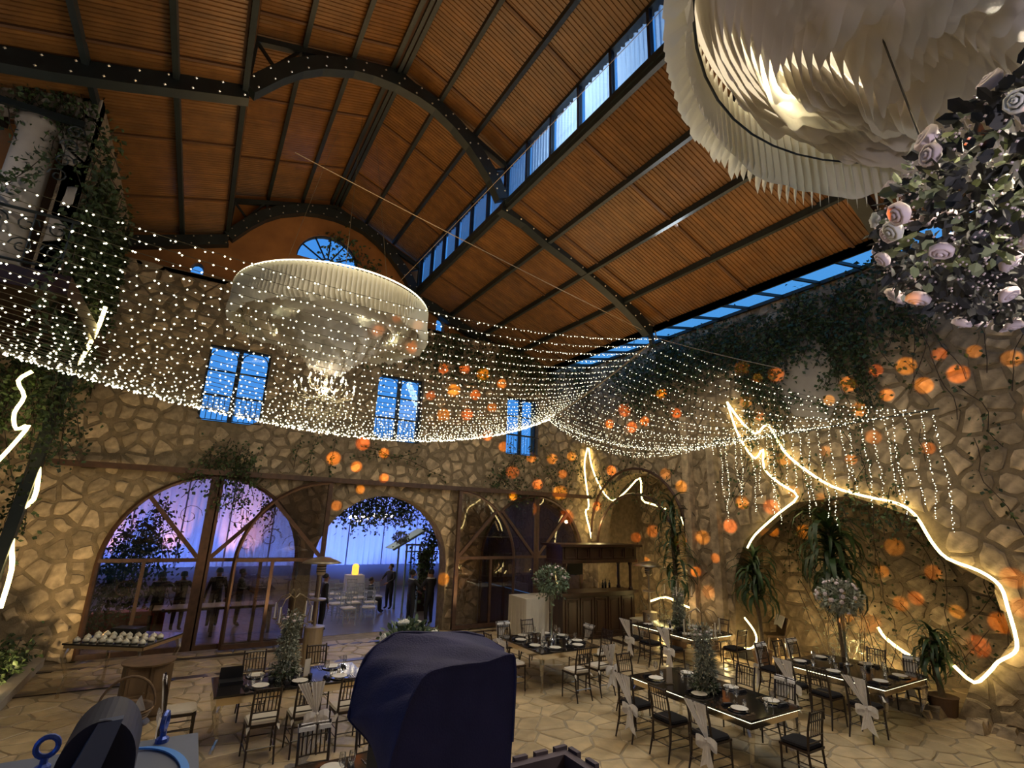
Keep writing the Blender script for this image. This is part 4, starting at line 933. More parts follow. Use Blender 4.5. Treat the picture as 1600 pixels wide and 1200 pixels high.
# ---- wooden bar with canopy
t = thing('wooden_bar', 'dark mahogany bar with panelled canopy on posts in the far right corner', 'bar', (11.62, 13.75, .003))
MB().box(-1.5, -.42, .06, 1.5, .30, 1.28).build('bar_counter', 'darkwood', t)
MB().box(-1.62, -.50, 1.28, 1.62, .36, 1.36).build('bar_top', 'darkwood', t)
MB().box(-1.55, -.46, 0, 1.55, .34, .08).build('plinth', 'darkwood', t)
for k in range(5): 
    p = MB(); x = -1.4+k*.575; frame_rect(p, x, x+.50, .14, 1.2, -.45, .05, .03); p.box(x+.1, -.44, .24, x+.4, -.42, 1.1); p.build('front_panel', 'darkwood', t)
for sx in (-1, 1):
    for y in (-.36, .22): MB().lathe([(.08, 1.36), (.08, 1.42), (.05, 1.46), (.05, 2.12), (.08, 2.18), (.08, 2.24)], (sx*1.4, y, 0), 10).build('post', 'darkwood', t)
MB().box(-1.6, -.5, 2.24, 1.6, .4, 2.34).build('canopy_base', 'darkwood', t)
MB().box(-1.58, -.48, 2.34, 1.58, .38, 2.74).build('canopy_box', 'darkwood', t)
MB().box(-1.74, -.62, 2.74, 1.74, .5, 2.82).build('cornice', 'darkwood', t)
for k in range(6):
    p = MB(); x = -1.5+k*.505; frame_rect(p, x, x+.46, 2.38, 2.71, -.51, .045, .03); p.build('canopy_panel', 'darkwood', t)
tag(MB().box(-.3, -.03, 0, .3, .03, .38).box(-.05, -.04, -.02, .05, .04, 0).build('bar_screen', 'black', loc=(11.15, 14.04, 1.82)), 'small black screen hanging inside the wooden bar', 'screen')
for k, (x, h_) in enumerate(((10.5, .28), (10.65, .24), (12.3, .26), (12.42, .3), (12.6, .25))):
    tag(MB().lathe([(.001, 0), (.035, 0), (.036, h_*.6), (.012, h_*.75), (.013, h_), (.001, h_)], n=10).build('bottle', 'blackglass', loc=(x, 13.98, 1.366), smooth=True), 'dark bottle standing on the wooden bar', 'bottle', 'bottles on the wooden bar')
t = thing('high_chair', 'dark chair with a white cloth over its back in the right arch', 'chair', (14.4, 9.3, 0.0), -2.2)
for sx in (-1, 1):
    for sy in (-1, 1): MB().tube([(sx*.25, sy*.25, 0), (sx*.2, sy*.2, .62)], .022, 5).build('leg', 'wood', t)
MB().box(-.24, -.24, .6, .24, .24, .66).build('seat', 'wood', t)
MB().prism([(-.24, .2, .66), (.24, .2, .66), (.30, .3, 1.12), (-.30, .3, 1.12)], (0, .04, 0)).build('backrest', 'darkwood', t)
MB().prism([(-.26, .16, .86), (-.03, .17, .9), (.24, .16, .84), (.29, .26, 1.16), (-.29, .26, 1.15)], (0, .012, 0)).build('cloth', 'sash', t)
tag(MB().box(-.3, -.12, 0, .3, .12, .14).box(-.28, -.1, .14, .28, .1, .16).build('floor_case', 'black', loc=(14.0, 9.85, -.0)), 'low black case on the floor below the right arch rope light', 'case')
tag(MB().box(-.35, -.3, .5, .35, .3, .54).box(-.3, -.25, 0, -.26, .25, .5).box(.26, -.25, 0, .3, .25, .5).build('low_side_table', 'cloth', loc=(13.1, 12.9, .003)), 'small pale low table right of the wooden bar', 'table')

# ================================================================== LIGHT STRINGS, ROPES, CHANDELIERS
rr = random.Random(99)
def at(a, b, s, q): return (a[0]+(b[0]-a[0])*s, a[1]+(b[1]-a[1])*s, a[2]+(b[2]-a[2])*s-4*q*s*(1-s))
def bulbs(P, L, step, seed, r=.024):
    """bulbs every step metres along the curve P(s), hanging a little below the wire"""
    r_ = random.Random(seed); mb = MB(); n = int(L/step)
    for k in range(n):
        p = P(min(1, (k+r_.uniform(.0, 1.0))/n)); mb.octa((p[0]+r_.uniform(-.02,.02), p[1]+r_.uniform(-.02,.02), p[2]-.015+r_.uniform(-.022,.016)), r*r_.uniform(.7, 1.15))
    return mb
WORDS = ('first', 'second', 'third')
NS = len(STR_A)
ORD = ['first','second','third','fourth','fifth','sixth','seventh','eighth','ninth','tenth','eleventh','twelfth','thirteenth','fourteenth','fifteenth','sixteenth','seventeenth','eighteenth','nineteenth','twentieth']
ORD += ['twenty-'+o for o in ORD[:9]]+['thirtieth']+['thirty-'+o for o in ORD[:4]]
for i in range(NS):
    A, B, C, q = STR_A[i], STR_B[i], STR_C[i], SAG[i]
    t = thing('string_light', ORD[i]+' light string down, swagged across the hall', 'string light', A, 0, 'long light strings crossing the hall')
    P = lambda s, A=A, B=B, q=q: tuple(c-a for c, a in zip(at(A, B, s*1.28-.28, q), A))
    MB().tube([P(k/26) for k in range(27)], .0055, 3).build('wire', 'wire', t)
    bulbs(P, 18.5, .128+.02*math.sin(i*2.4), 200+i, .0145).build('bulb', 'bulb', t, kind='stuff')
    q2 = .45+.25*(i/NS)+rr.uniform(-.05, .2)
    t = thing('string_light', ORD[i]+' light string down, from pale rope to right wall', 'string light', B, 0, 'light strings gathered on the right wall')
    P = lambda s, A=B, B=C, q=q2: tuple(c-a for c, a in zip(at(A, B, s, q), A))
    MB().tube([P(k/16) for k in range(17)], .0055, 3).build('wire', 'wire', t)
    bulbs(P, 6.2, .12+.015*math.sin(i*3.1), 400+i, .0145).build('bulb', 'bulb', t, kind='stuff')
tag(MB().tube([(13.42, 4.3, 6.14), (13.45, 7.3, 6.02), (13.42, 10.3, 6.08)], .02, 5).build('hanging_rail', 'steel'), 'thin dark rail on the right wall carrying the gathered light strings', 'rail')
for i in range(24):
    y = 4.4+i*.245+rr.uniform(-.05, .05); L = rr.uniform(1.5, 2.3) if i % 3 else rr.uniform(2.0, 2.5)
    t = thing('light_drop', ORD[i]+' vertical bulb strand from the right under the wall rail', 'string light', (13.38, y, 6.05), 0, 'hanging light drops on the right wall')
    ph = rr.uniform(0, 6)
    P = lambda s, L=L, ph=ph: (.0+.02*math.sin(s*9+ph), .05*math.sin(s*6+ph)*s+.09*s*((i % 2)-.5), -L*s)
    MB().tube([P(k/8) for k in range(9)], .004, 3).build('wire', 'wire', t)
    bulbs(P, L, .055, 600+i, .012).build('bulb', 'bulb', t, kind='stuff')
def rope(pts, r, m, name, label, cat, close=None):
    return tag(MB().tube(pts, r, 6).build(name, m), label, cat)
rope([at((11.5,10.4,9.16), (11.3,15.9,7.35), k/10, .12) for k in range(11)]+[(11.3, 16.25, 7.3)], .028, 'cable', 'support_rope', 'pale rope running from the truss end down to the back wall', 'rope')
rope([(11.5,10.4,9.16), (11.4, 10.4, 9.6)], .02, 'cable', 'rope_hanger', 'short rope tying the support rope to the truss end', 'rope')
rope([at((11.5,10.4,9.16), (13.5,7.42,7.75), k/6, .05) for k in range(7)], .012, 'cable', 'guy_line', 'thin pale line from the truss end to the right wall', 'line')
rope([at((11.5, 10.4, 9.2), (.6, 10.2, 10.85), k/8, .06) for k in range(9)], .010, 'cable', 'guy_line', 'long pale line strung under the roof from the truss end towards the left', 'line')
rope([(4.5, 2.0, 10.5), (4.5, 16.6, 10.9)], .006, 'cable', 'guy_line', 'thin line running along the hall below the clerestory windows', 'line')
def smooth(pts, k=3):
    out = []; n = len(pts)
    for i in range(n-1):
        p0, p1, p2, p3 = (Vector(pts[max(i-1,0)]), Vector(pts[i]), Vector(pts[i+1]), Vector(pts[min(i+2,n-1)]))
        for j in range(k):
            t = j/k; out.append(.5*((2*p1)+(p2-p0)*t+(2*p0-5*p1+4*p2-p3)*t*t+(3*p1-p0-3*p2+p3)*t**3))
    out.append(Vector(pts[-1])); return out
for pts, lab, r in ((ROPE_A, 'glowing rope light zigzagging down the left side of the right arch', .028), (ROPE_A2, 'short glowing rope light at the foot of the stone pillar', .022),
                 (ROPE_B, 'long glowing rope light sweeping down the right wall around the big arch', .03), (ROPE_C, 'glowing rope light running down the wall corner into the wooden bar', .03),
                 (ROPE_D, 'glowing rope light peaking over the arch behind the wooden bar', .028), (ROPE_E, 'glowing rope light spiralling down the leaning steel post', .042),
                 (ROPE_F, 'glowing rope light at the far left edge tangled in ivy', .034), (ROPE_G, 'glowing rope light lying low at the back of the right arch behind the vase', .035)):
    o = rope(smooth(pts), r, 'rope', 'rope_light', lab, 'rope light')
    # the tube's own light on what is near it
    n = max(2, int(len(pts)/2.2)); P = [Vector(pts[int(k*(len(pts)-1)/(n-1))]) for k in range(n)]
floorrope = [(13.75, 11.4, .05), (13.9, 10.9, .06), (14.3, 10.5, .05), (14.6, 10.3, .05), (14.9, 10.2, .06)]
rope(smooth(floorrope), .03, 'rope', 'rope_light', 'glowing rope light lying on the floor between the stone pillars', 'rope light')
rope(smooth([(13.4, 12.9, 1.05), (13.5, 12.3, 1.25), (13.7, 11.9, 1.1), (14.1, 11.5, .9)]), .03, 'rope', 'rope_light', 'glowing rope light along the low stone ledge beside the bar', 'rope light')
rope(smooth([(14.9, 12.6, .2), (14.8, 12.3, 1.1), (14.85, 12.1, 2.0), (14.8, 12.4, 3.2), (14.9, 12.7, 3.8)]), .028, 'rope', 'rope_light', 'glowing rope light wound up the tall palm trunk', 'rope light')
rope(smooth([(13.9, 11.6, .15), (13.85, 11.3, .6), (13.9, 11.2, 1.0), (14.0, 11.45, 1.3)]), .03, 'rope', 'rope_light', 'short glowing rope light loop at the base of the tall palm', 'rope light')
# ---- chandeliers of layered paper ruffles
def noise1(x, s): return math.sin(x*3+s*1.7)+.6*math.sin(x*7.3+s*2.9)+.35*math.sin(x*13.1+s*5.1)
def chandelier(c, R, lab, seed, N=420, drop=.9, led=True):
    t = thing('paper_chandelier', lab, 'chandelier', c); r_ = random.Random(seed)
    def ring(name, r0, r1, z_top, z_bot, amp, jag, m, k=0, per=300):
        vs = []; rows = 5
        for j in range(per):
            a = 2*PI*j/per; wv = amp*(math.sin(a*2+k*.10+seed)+.8*math.sin(a*5+k*.22+seed)+.3*math.sin(a*9-k*.3))
            zb = z_bot+jag*.7*noise1(a*2.0+k, k*1.3)-jag*.35*abs(math.sin(a*23+k*2.1))
            for q in range(rows):
                f = q/(rows-1); rad = r0+(r1-r0)*f+wv*(.35+.9*f)+.010*f*math.sin(a*11+k*.8)
                vs.append((rad*math.cos(a), rad*math.sin(a), z_top+(zb-z_top)*f))
        fs = [(j*rows+q, ((j+1) % per)*rows+q, ((j+1) % per)*rows+q+1, j*rows+q+1) for j in range(per) for q in range(rows-1)]
        return MB().add(vs, fs).build(name, m, t, smooth=True)
    # outer pleated band: little overlapping fins with a ragged lower edge
    n = int(R*64); fins = []
    for half in range(2):
        mb = MB()
        for i in range(half, n, 2):
            a = 2*PI*i/n; b = a+2*PI/n*1.6; r1, r2 = R+.05, R-.11; zb = -.80+r_.uniform(-.06, .05)
            p = lambda r, an, z: (r*math.cos(an), r*math.sin(an), z)
            mb.add([p(r1, a, 0), p(r2, b, 0), p(r1, a, zb*.5), p(r2, b, zb*.5), p(r1+.04, a, zb*.85), p(r2, b, zb*.9), p(r1-.02, a+(b-a)*.35, zb-.03), p(r2, b, zb+.06)], [(0,1,3,2), (2,3,5,4), (4,5,7,6)])
        mb.build('pleat', 'paperband', t, kind='stuff')
    ring('band_lining', R-.04, R-.07, .0, -.74, .0, .05, 'paperband', 3)
    # lid of stretched cloth under the frame and the hidden frame itself
    MB().lathe([(R-.1, -.02), (R*.5, .0), (.05, .02)], n=48).build('top_cloth', 'paper', t)
    if led: MB().tube([((R+.02)*math.cos(2*PI*k/72), (R+.02)*math.sin(2*PI*k/72), .015) for k in range(73)], .016, 5).build('led_strip', 'led', t)
    MB().tube([((R-.13)*math.cos(2*PI*k/48), (R-.13)*math.sin(2*PI*k/48), -.4) for k in range(49)], .012, 4).build('frame_ring', 'steel', t)
    # inner swirls, deeper towards the centre
    L = 34
    dep = lambda f: .50+drop*(.45*f+.55*(max(0, f-.42)/.58)**.7)
    for k in range(L):
        f = k/(L-1); r0 = R*(.93-.74*f)
        ring('ruffle', r0, r0-R*.055, -dep(f)+.34, -dep(f)-.06, R*(.016+.022*f), .10, 'paper', k)
    return t
def crystal_piece(parent, z0, r):
    h = thing('crystal_chandelier', 'gold and crystal chandelier hanging under the farther white paper drum', 'chandelier', (parent[0], parent[1], z0))
    MB().lathe([(.02, .55), (.05, .5), (.02, .42), (.06, .3), (.03, .2), (.09, .1), (.04, 0), (.07, -.12), (.001, -.2)], n=12).build('stem', 'crystal', h, smooth=True)
    for tier, (rad, n, z) in enumerate(((r, 12, .0), (r*.58, 8, .22))):
        for k in range(n):
            a = 2*PI*k/n+tier*.3; c, s = math.cos(a), math.sin(a)
            MB().tube([(.04*c, .04*s, z-.02), (rad*.45*c, rad*.45*s, z-.13), (rad*.85*c, rad*.85*s, z-.06), (rad*c, rad*s, z+.06)], .011, 5).build('arm', 'crystal', h)
            MB().lathe([(.012, z+.05), (.035, z+.07), (.012, z+.08), (.012, z+.15)], (rad*c, rad*s, 0), 8).build('candle_cup', 'crystal', h)
            MB().lathe([(.001, z+.15), (.022, z+.175), (.016, z+.21), (.001, z+.24)], (rad*c, rad*s, 0), 8).build('bulb', 'flame', h)
    mb = MB(); q = random.Random(3)
    for k in range(210):
        a = q.uniform(0, 6.283); rad = r*q.choice((1.0, .85, .6, .4, .2)); z = -.05-q.uniform(0, .35)-(.35*(1-rad/r)); c, s = math.cos(a), math.sin(a)
        for m_ in range(3): mb.octa((rad*c, rad*s, z-.05*m_), .011, .022)
    mb.build('crystal_drops', 'crystal', h, kind='stuff')
    for k in range(4): lamp('POINT', 'chandelier_light', (parent[0]+.25*math.cos(k*1.57), parent[1]+.25*math.sin(k*1.57), z0+.1), 16, CREAM, .03)
CA = (2.19, 12.22, 8.50); CB = (3.98, -.07, 7.55)
chandelier(CA, 2.22, 'white pleated paper chandelier drum with glowing upper rim, over the far hall', 3, drop=1.1)
chandelier(CB, 2.50, 'huge ruffled paper chandelier filling the top right corner, nearest the viewer', 9, drop=1.1)
crystal_piece(CA, 6.22, .68)
for (cx, cy, cz) in (CA,):
    for k in range(5): lamp('POINT', 'drum_light', (cx+1.5*math.cos(k*1.2566), cy+1.5*math.sin(k*1.2566), cz-.5), 75, (1.0, .9, .55), .08)
lamp('POINT', 'drum_light', (CA[0], CA[1], CA[2]-.8), 75, CREAM, .08)
for k in range(5): lamp('POINT', 'drum_light', (CB[0]+1.95*math.cos(k*1.2566+.5), CB[1]+1.95*math.sin(k*1.2566+.5), CB[2]-.45), 85, (1.0, .86, .5), .06)
lamp('POINT', 'drum_light', (CB[0], CB[1], CB[2]-1.0), 520, CREAM, .08)
for (cx, cy, cz), R in ((CA, 2.2), (CB, 2.5)):
    for k in range(3):
        a = 2*PI*k/3+.4; rope([(cx+R*.8*math.cos(a), cy+R*.8*math.sin(a), cz), (cx+.6*math.cos(a), cy+.6*math.sin(a), 13.7)], .006, 'wire', 'suspension_wire', 'thin wire holding up the %s paper chandelier' % ('farther' if cy > 5 else 'nearer'), 'wire').__setitem__('group', 'suspension wires of the %s paper chandelier' % ('farther' if cy > 5 else 'nearer'))
lamp('POINT', 'ring_lamp', (CB[0], CB[1], 5.75), 230, (1.0, .88, .70), .06)
# floral ring under the near chandelier
t = thing('floral_ring', 'hanging ring of dark leaves and blush roses under the near paper chandelier', 'flower arrangement', (CB[0], CB[1], 5.22))
q = random.Random(17); RR, rr_ = 1.12, .30
lf = MB(); lf2 = MB(); sp = MB(); lamp('SPOT', 'added_chandelier_fill', (1.2, -2.2, 2.6), 330, (.96, .86, 1.0), .08, aim((2.9, 2.3, 4.2)), spot_size=1.25, spot_blend=.7)  # the spot is an added fill that lifts the paper ruffles from below
for k in range(5200):
    a = q.uniform(0, 2*PI); b = q.uniform(0, 2*PI); d = rr_*q.uniform(.6, 1.08); n = Vector((math.cos(a)*math.cos(b), math.sin(a)*math.cos(b), math.sin(b)))
    p = Vector((RR*math.cos(a), RR*math.sin(a), 0))+n*d
    tgt = lf2 if (math.sin(a*3+1)+q.uniform(-.6, .6)) > .95 else lf
    tgt.leaf6(p, n+Vector((q.uniform(-1,1), q.uniform(-1,1), q.uniform(-1,1))), (q.uniform(-1,1), q.uniform(-1,1), q.uniform(-1,1)), .080*q.uniform(.6,1.3), .066)
for k in range(3000):
    a = q.uniform(0, 2*PI); b = q.uniform(0, 2*PI); n = Vector((math.cos(a)*math.cos(b), math.sin(a)*math.cos(b), math.sin(b)))
    p = Vector((RR*math.cos(a), RR*math.sin(a), 0))+n*rr_*q.uniform(1.0, 1.16); sp.octa(p, .008)
lf.build('foliage', mat('dark_ring_leaf', (.036, .036, .034), .6, var=.5), t, kind='stuff'); lf2.build('pale_foliage', mat('pale_ring_leaf', (.30, .34, .17), .65, var=.4), t, kind='stuff'); sp.build('filler_flowers', 'rose', t, kind='stuff')
for k in range(170):
    a = q.uniform(0, 2*PI); b = q.uniform(0, 2*PI); n = Vector((math.cos(a)*math.cos(b), math.sin(a)*math.cos(b), math.sin(b)))
    p = Vector((RR*math.cos(a), RR*math.sin(a), 0))+n*rr_*1.13; o = ob('rose', ROSEP if k % 4 else ROSEW, t, loc=p); o.rotation_euler = (n+Vector((0, 0, -.2))).to_track_quat('Z', 'Y').to_euler(); s = q.uniform(.85, 1.3); o.scale = (s, s, s)
for k in range(3):
    a = 2.1*k; rope([(CB[0]+1.1*math.cos(a), CB[1]+1.1*math.sin(a), 5.3), (CB[0]+1.3*math.cos(a), CB[1]+1.3*math.sin(a), CB[2]-.3)], .006, 'wire', 'suspension_wire', 'thin wire holding the floral ring under the near chandelier', 'wire')['group'] = 'suspension wires of the floral ring'

# ================================================================== INNER HALL, PEOPLE, PLANTS
ih = thing('wall_inner_hall', 'dim inner hall beyond the arches with blue-lit drapes', None, kind='structure')
MB().box(-6, 16.85, -.3, 15, 27.2, -.012).build('inner_floor', mat('inner_hall_floor', (.16, .14, .125), .32, noise=.2, nscale=1.5), ih)
MB().box(-6, 27.0, 0, 15, 27.2, 5.3).build('end_wall', mat('grey_plaster_dado', (.30, .27, .29), .9), ih)
MB().box(-6.2, 16.85, 0, -6, 27.2, 5.3).build('side_wall', 'mortar', ih); MB().box(15, 16.85, 0, 15.2, 27.2, 5.3).build('side_wall', 'mortar', ih)
MB().box(-6.2, 16.85, 5.3, 15.2, 27.2, 5.42).build('inner_ceiling', 'slatdark', ih)
for x in (2.9, 8.0):
    MB().box(x-.0, 16.85, 0, x+.35, 17.3, 5.3).build('pier', 'mortar', ih)
dr = thing('drape_wall', 'long white pleated drapes lit blue and pink at the far end of the inner hall', 'curtain', (0, 26.2, 0))
for seg in range(11):
    x0 = -5.5+seg*1.75; n = 34; vs = []
    for k in range(n+1):
        x = x0+1.68*k/n; d = .06*math.sin(k*1.15+seg)+.03*math.sin(k*2.7); vs += [(x, d, 1.15), (x+.03*math.sin(k), d*.7, 3.2), (x, d*.4, 5.25)]
    MB().add(vs, [(3*k+q, 3*k+3+q, 3*k+4+q, 3*k+1+q) for k in range(n) for q in range(2)]).build('drape', 'drapeblue', dr, smooth=True)
for x in (-3.5, 0, 3.5, 7, 10.5): lamp('SPOT', 'blue_stage_light', (x, 23.4, .6), 1150, (.12, .25, 1.0), .1, aim((0, 2.6, 3.0)), spot_size=2.0, spot_blend=.8)
for x in (-2.6, -.6, 1.6, 2.4): lamp('SPOT', 'peach_stage_light', (x, 25.4, .5), 1100, (1.0, .42, .22), .06, aim((.05, .55, 2.6)), spot_size=.75, spot_blend=.8)
lamp('AREA', 'inner_hall_light', (5, 22, 5.1), 110, (1.0, .84, .74), (10, 6), (0, 0, 0))
lamp('POINT', 'inner_hall_lamp', (-1.6, 20.5, 2.2), 60, AMBER, .1)
for (x, y, z, lb) in ((5.45, 20, 3.35, 'small glowing chandelier on the left inside the middle doorway'), (6.35, 20, 3.45, 'brighter small chandelier on the right inside the middle doorway')):
    h = thing('small_chandelier', lb, 'chandelier', (x, y, z))
    MB().tube([(0, 0, 0), (0, 0, 1.8)], .012, 5).build('rod', 'gold', h)
    for k in range(8):
        a = PI/4*k; c, s = math.cos(a), math.sin(a)
        MB().tube([(0, 0, -.05), (.2*c, .2*s, -.12), (.36*c, .36*s, 0)], .01, 4).build('arm', 'gold', h)
        MB().lathe([(.001, 0), (.03, .03), (.02, .1), (.001, .12)], (.36*c, .36*s, .0), 6).build('bulb', 'flame', h)
    lamp('POINT', 'chandelier_light', (x, y, z-.15), 14, CREAM, .03)
# long cloth-less buffet behind the left glass
t = thing('buffet_table', 'long dark table standing behind the left arch glass', 'table', (1.0, 18.3, -.01))
MB().box(-1.5, -.4, .72, 1.6, .4, .78).build('tabletop', 'darkwood', t); MB().box(-1.5, -.4, .78, 1.6, .4, .8).build('table_runner', 'plate', t)
for sx in (-1.4, 0, 1.5):
    for sy in (-.34, .34): MB().box(sx-.04, sy-.04, 0, sx+.04, sy+.04, .72).build('leg', 'darkwood', t)
tag(MB().box(-2.3, 18.9, 0, -.2, 19.3, .5).box(-2.3, 18.85, .5, -.2, 19.35, .62).build('covered_bench', 'redwood'), 'low bench with a red cover behind the left arch glass', 'bench')
# pergola kiosk at the right of the doorway
t = thing('kiosk_frame', 'pale blue-green metal gabled kiosk frame beyond the middle doorway', 'kiosk', (7.85, 19.6, -.01))
fr_ = mat('pale_teal_metal', (.30, .42, .42), .5)
for x in (-.55, .0, .55):
    for y in (0, .9): MB().box(x-.03, y-.03, 0, x+.03, y+.03, 2.45).build('post', fr_, t)
MB().bar((-1.1, 0, 2.25), (0.2, 0, 3.0), .07, .07).build('rafter', fr_, t); MB().bar((.2, 0, 3.0), (1.3, 0, 2.3), .07, .07).build('rafter', fr_, t)
MB().bar((-.6, 0, 2.45), (.7, 0, 2.45), .07, .07).bar((-.6, 0, 2.2), (.7, 0, 2.2), .05, .05).build('beam', fr_, t)
MB().prism([(-1.1, 0, 2.28), (.2, 0, 3.03), (.2, .95, 3.03), (-1.1, .95, 2.28)], (0, 0, .02)).build('roof_sheet', fr_, t)
MB().box(.05, .1, .0, .5, .14, 2.15).build('door_leaf', 'darkwood', t); MB().box(-.5, .1, .9, -.05, .12, 2.15).build('pane', 'pane', t)
# clear chairs in rows beyond the doorway
CLR = mat('clear_resin', (.50, .54, .62), .15, alpha=.5)
_c = MT['chair']; MT['chair'] = CLR; cs = snapshot(chair_proto(0, 'plate', 'chair')); MT['chair'] = _c
for i, (x, y) in enumerate([(4.75, 19.2), (5.35, 19.25), (5.95, 19.2), (4.6, 20.3), (5.2, 20.35), (5.85, 20.3), (6.5, 20.4), (4.5, 21.5), (5.2, 21.5), (5.9, 21.6), (6.6, 21.6), (4.9, 18.2), (5.6, 18.2)]):
    place(cs, (x, y, -.01), R_.uniform(-.3, .3), 'clear resin chair among the rows beyond the middle doorway', 'clear chairs beyond the doorway')
kill(cs)
tag(MB().lathe([(.10, 0), (.14, .05), (.14, .35), (.08, .42), (.001, .44)], n=10).build('table_lantern', mat('lit_amber_lantern', (1, .6, .1), .5, emis=(1, .5, .06), estr=1.6), loc=(6.15, 22.3, 1.1)), 'glowing amber lantern among the clear chairs', 'lantern')
tag(MB().box(5.8, 22.1, 0, 6.5, 22.6, 1.1).build('lantern_plinth', 'drapeblue'), 'pale plinth carrying the amber lantern', 'plinth')
# ---- people
def person(x, y, deg, h, label, arms=None, sit=False, cloth='suit', stride=.0):
    t = thing('person', label, 'person', (x, y, -.01), math.radians(deg))
    V = []; E = []; Rr = []
    def v(p, r, par=None):
        V.append(p); Rr.append(r); 
        if par is not None: E.append((par, len(V)-1))
        return len(V)-1
    zp = .52*h if not sit else .29*h
    o = zp-.52*h
    pel = v((0, 0, zp), .088*h/1.0*.95)
    wa = v((0, -.005, zp+.09*h), .075*h, pel); ch = v((0, 0, zp+.20*h), .088*h, wa); sh_ = v((0, .005, zp+.285*h), .07*h, ch); nk = v((0, -.005, zp+.325*h), .034*h, sh_)
    hd = v((0, -.015*h, zp+.385*h), .052*h, nk); hd2 = v((0, -.018*h, zp+.43*h), .050*h, hd); hd3 = v((0, -.01*h, zp+.465*h), .03*h, hd2)
    arms = arms or (((-.155, 0, .62), (-.17, -.04, .47)), ((.155, 0, .62), (.17, -.04, .47)))
    hands = []
    for s, (el, ha) in zip((-1, 1), arms):
        a = v((s*.105*h, 0, zp+.29*h), .038*h, sh_); e = v((el[0]*h, el[1]*h, el[2]*h+o), .027*h, a); w_ = v((ha[0]*h, ha[1]*h, ha[2]*h+o), .018*h, e)
        hands.append((Vector(V[e]), Vector(V[w_])))
    for s in (-1, 1):
        hp = v((s*.055*h, 0, zp-.02*h), .055*h, pel)
        if sit: kn = v((s*.065*h, -.24*h, .30*h), .042*h, hp); an = v((s*.065*h, -.25*h, .05*h), .026*h, kn)
        else: kn = v((s*.062*h, -.01*h+s*stride*.3, .28*h), .042*h, hp); an = v((s*.065*h, .01*h+s*stride, .045*h), .027*h, kn)
        v((s*.072*h, V[an][1]-.085*h, .022*h), .022*h, an)
    me = bpy.data.meshes.new('body'); me.from_pydata(V, E, []); o_ = bpy.data.objects.new('body', me); COL.objects.link(o_)
    md = o_.modifiers.new('s', 'SKIN'); md.use_smooth_shade = True
    for i, d in enumerate(me.skin_vertices[0].data):
        d.radius = (Rr[i]*(1.25 if i in (ch, wa, pel, sh_) else 1), Rr[i]*(.8 if i in (ch, wa, pel, sh_) else 1)); d.use_root = (i == 0)
    sb = o_.modifiers.new('b', 'SUBSURF'); sb.levels = 1; sb.render_levels = 1
    dg = bpy.context.evaluated_depsgraph_get(); m2 = bpy.data.meshes.new_from_object(o_.evaluated_get(dg)); bpy.data.objects.remove(o_)
    m2.name = 'body'; m2.materials.clear(); m2.materials.append(MT[cloth]); m2.materials.append(MT['skin']); m2.materials.append(MT['shirt'])
    for p in m2.polygons:
        if p.center.z > zp+.335*h: p.material_index = 1
        elif p.center.z > zp+.315*h: p.material_index = 2
        p.use_smooth = True
    b = ob('body', m2, t)
    z0 = zp+.42*h
    hm = MB().lathe([(.056*h, -.02*h), (.060*h, .01*h), (.052*h, .045*h), (.03*h, .062*h), (.001, .068*h)], (0, .008*h, z0), 12); hm.build('hair', 'hair', t, smooth=True)
    MB().add([(-.012*h, -.068*h, z0-.035*h), (.012*h, -.068*h, z0-.035*h), (0, -.09*h, z0-.032*h), (0, -.066*h, z0-.0*h)], [(0,1,2), (0,2,3), (1,3,2)]).build('nose', 'skin', t)
    for s in (-1, 1): MB().octa((s*.055*h, -.012*h, z0-.02*h), .012*h, .02*h).build('ear', 'skin', t)
    for (e, w_), s in zip(hands, (-1, 1)):
        d = (w_-e).normalized(); side = d.cross(Vector((0, 1, 0))); side = side.normalized() if side.length > .1 else Vector((1, 0, 0)); hb = MB()
        hb.tube([w_-d*.01*h, w_+d*.03*h, w_+d*.05*h], [.014*h, .02*h, .018*h], 6)
        for f in range(4): o2 = side*(f-1.5)*.010*h; hb.tube([w_+d*.045*h+o2, w_+d*(.075+.006*(f % 2))*h+o2, w_+d*.09*h+o2+Vector((0, -.01*h, 0))], .005*h, 5)
        hb.tube([w_+d*.02*h-side*.015*h*s, w_+d*.045*h-side*.034*h*s, w_+d*.06*h-side*.036*h*s], .006*h, 5); hb.build('hand', 'skin', t)
    return t
hug = (((-.17, -.06, .70), (-.10, -.19, .66)), ((.17, -.06, .68), (.08, -.18, .60)))
out_arm = (((-.20, -.02, .74), (-.33, -.06, .78)), ((.16, 0, .62), (.17, -.05, .48)))
person(3.98, 17.75, 95, 1.66, 'person in dark clothes standing behind the patio heater at the left edge of the doorway')
person(6.72, 17.25, 100, 1.76, 'person in a black suit, left of the embracing pair in the middle doorway', hug)
person(7.34, 17.15, 200, 1.78, 'person in a black suit with back turned, right of the embracing pair in the doorway', hug)
person(7.1, 20.6, -60, 1.66, 'person in a dark vest and pale sleeves standing among the clear chairs', hug)
person(6.22, 20.2, 60, 1.6, 'seated person in dark clothes among the clear chairs', sit=True)
person(-.45, 18.95, 200, 1.70, 'person in dark clothes reaching an arm, leftmost behind the left arch glass', out_arm)
person(.10, 19.1, 160, 1.68, 'person in dark clothes, second from the left behind the left arch glass', hug)
person(1.05, 19.4, 180, 1.74, 'person in dark clothes just right of the thick door post behind the glass')
person(1.7, 19.3, 90, 1.70, 'person in dark clothes farthest right behind the left arch glass', hug)
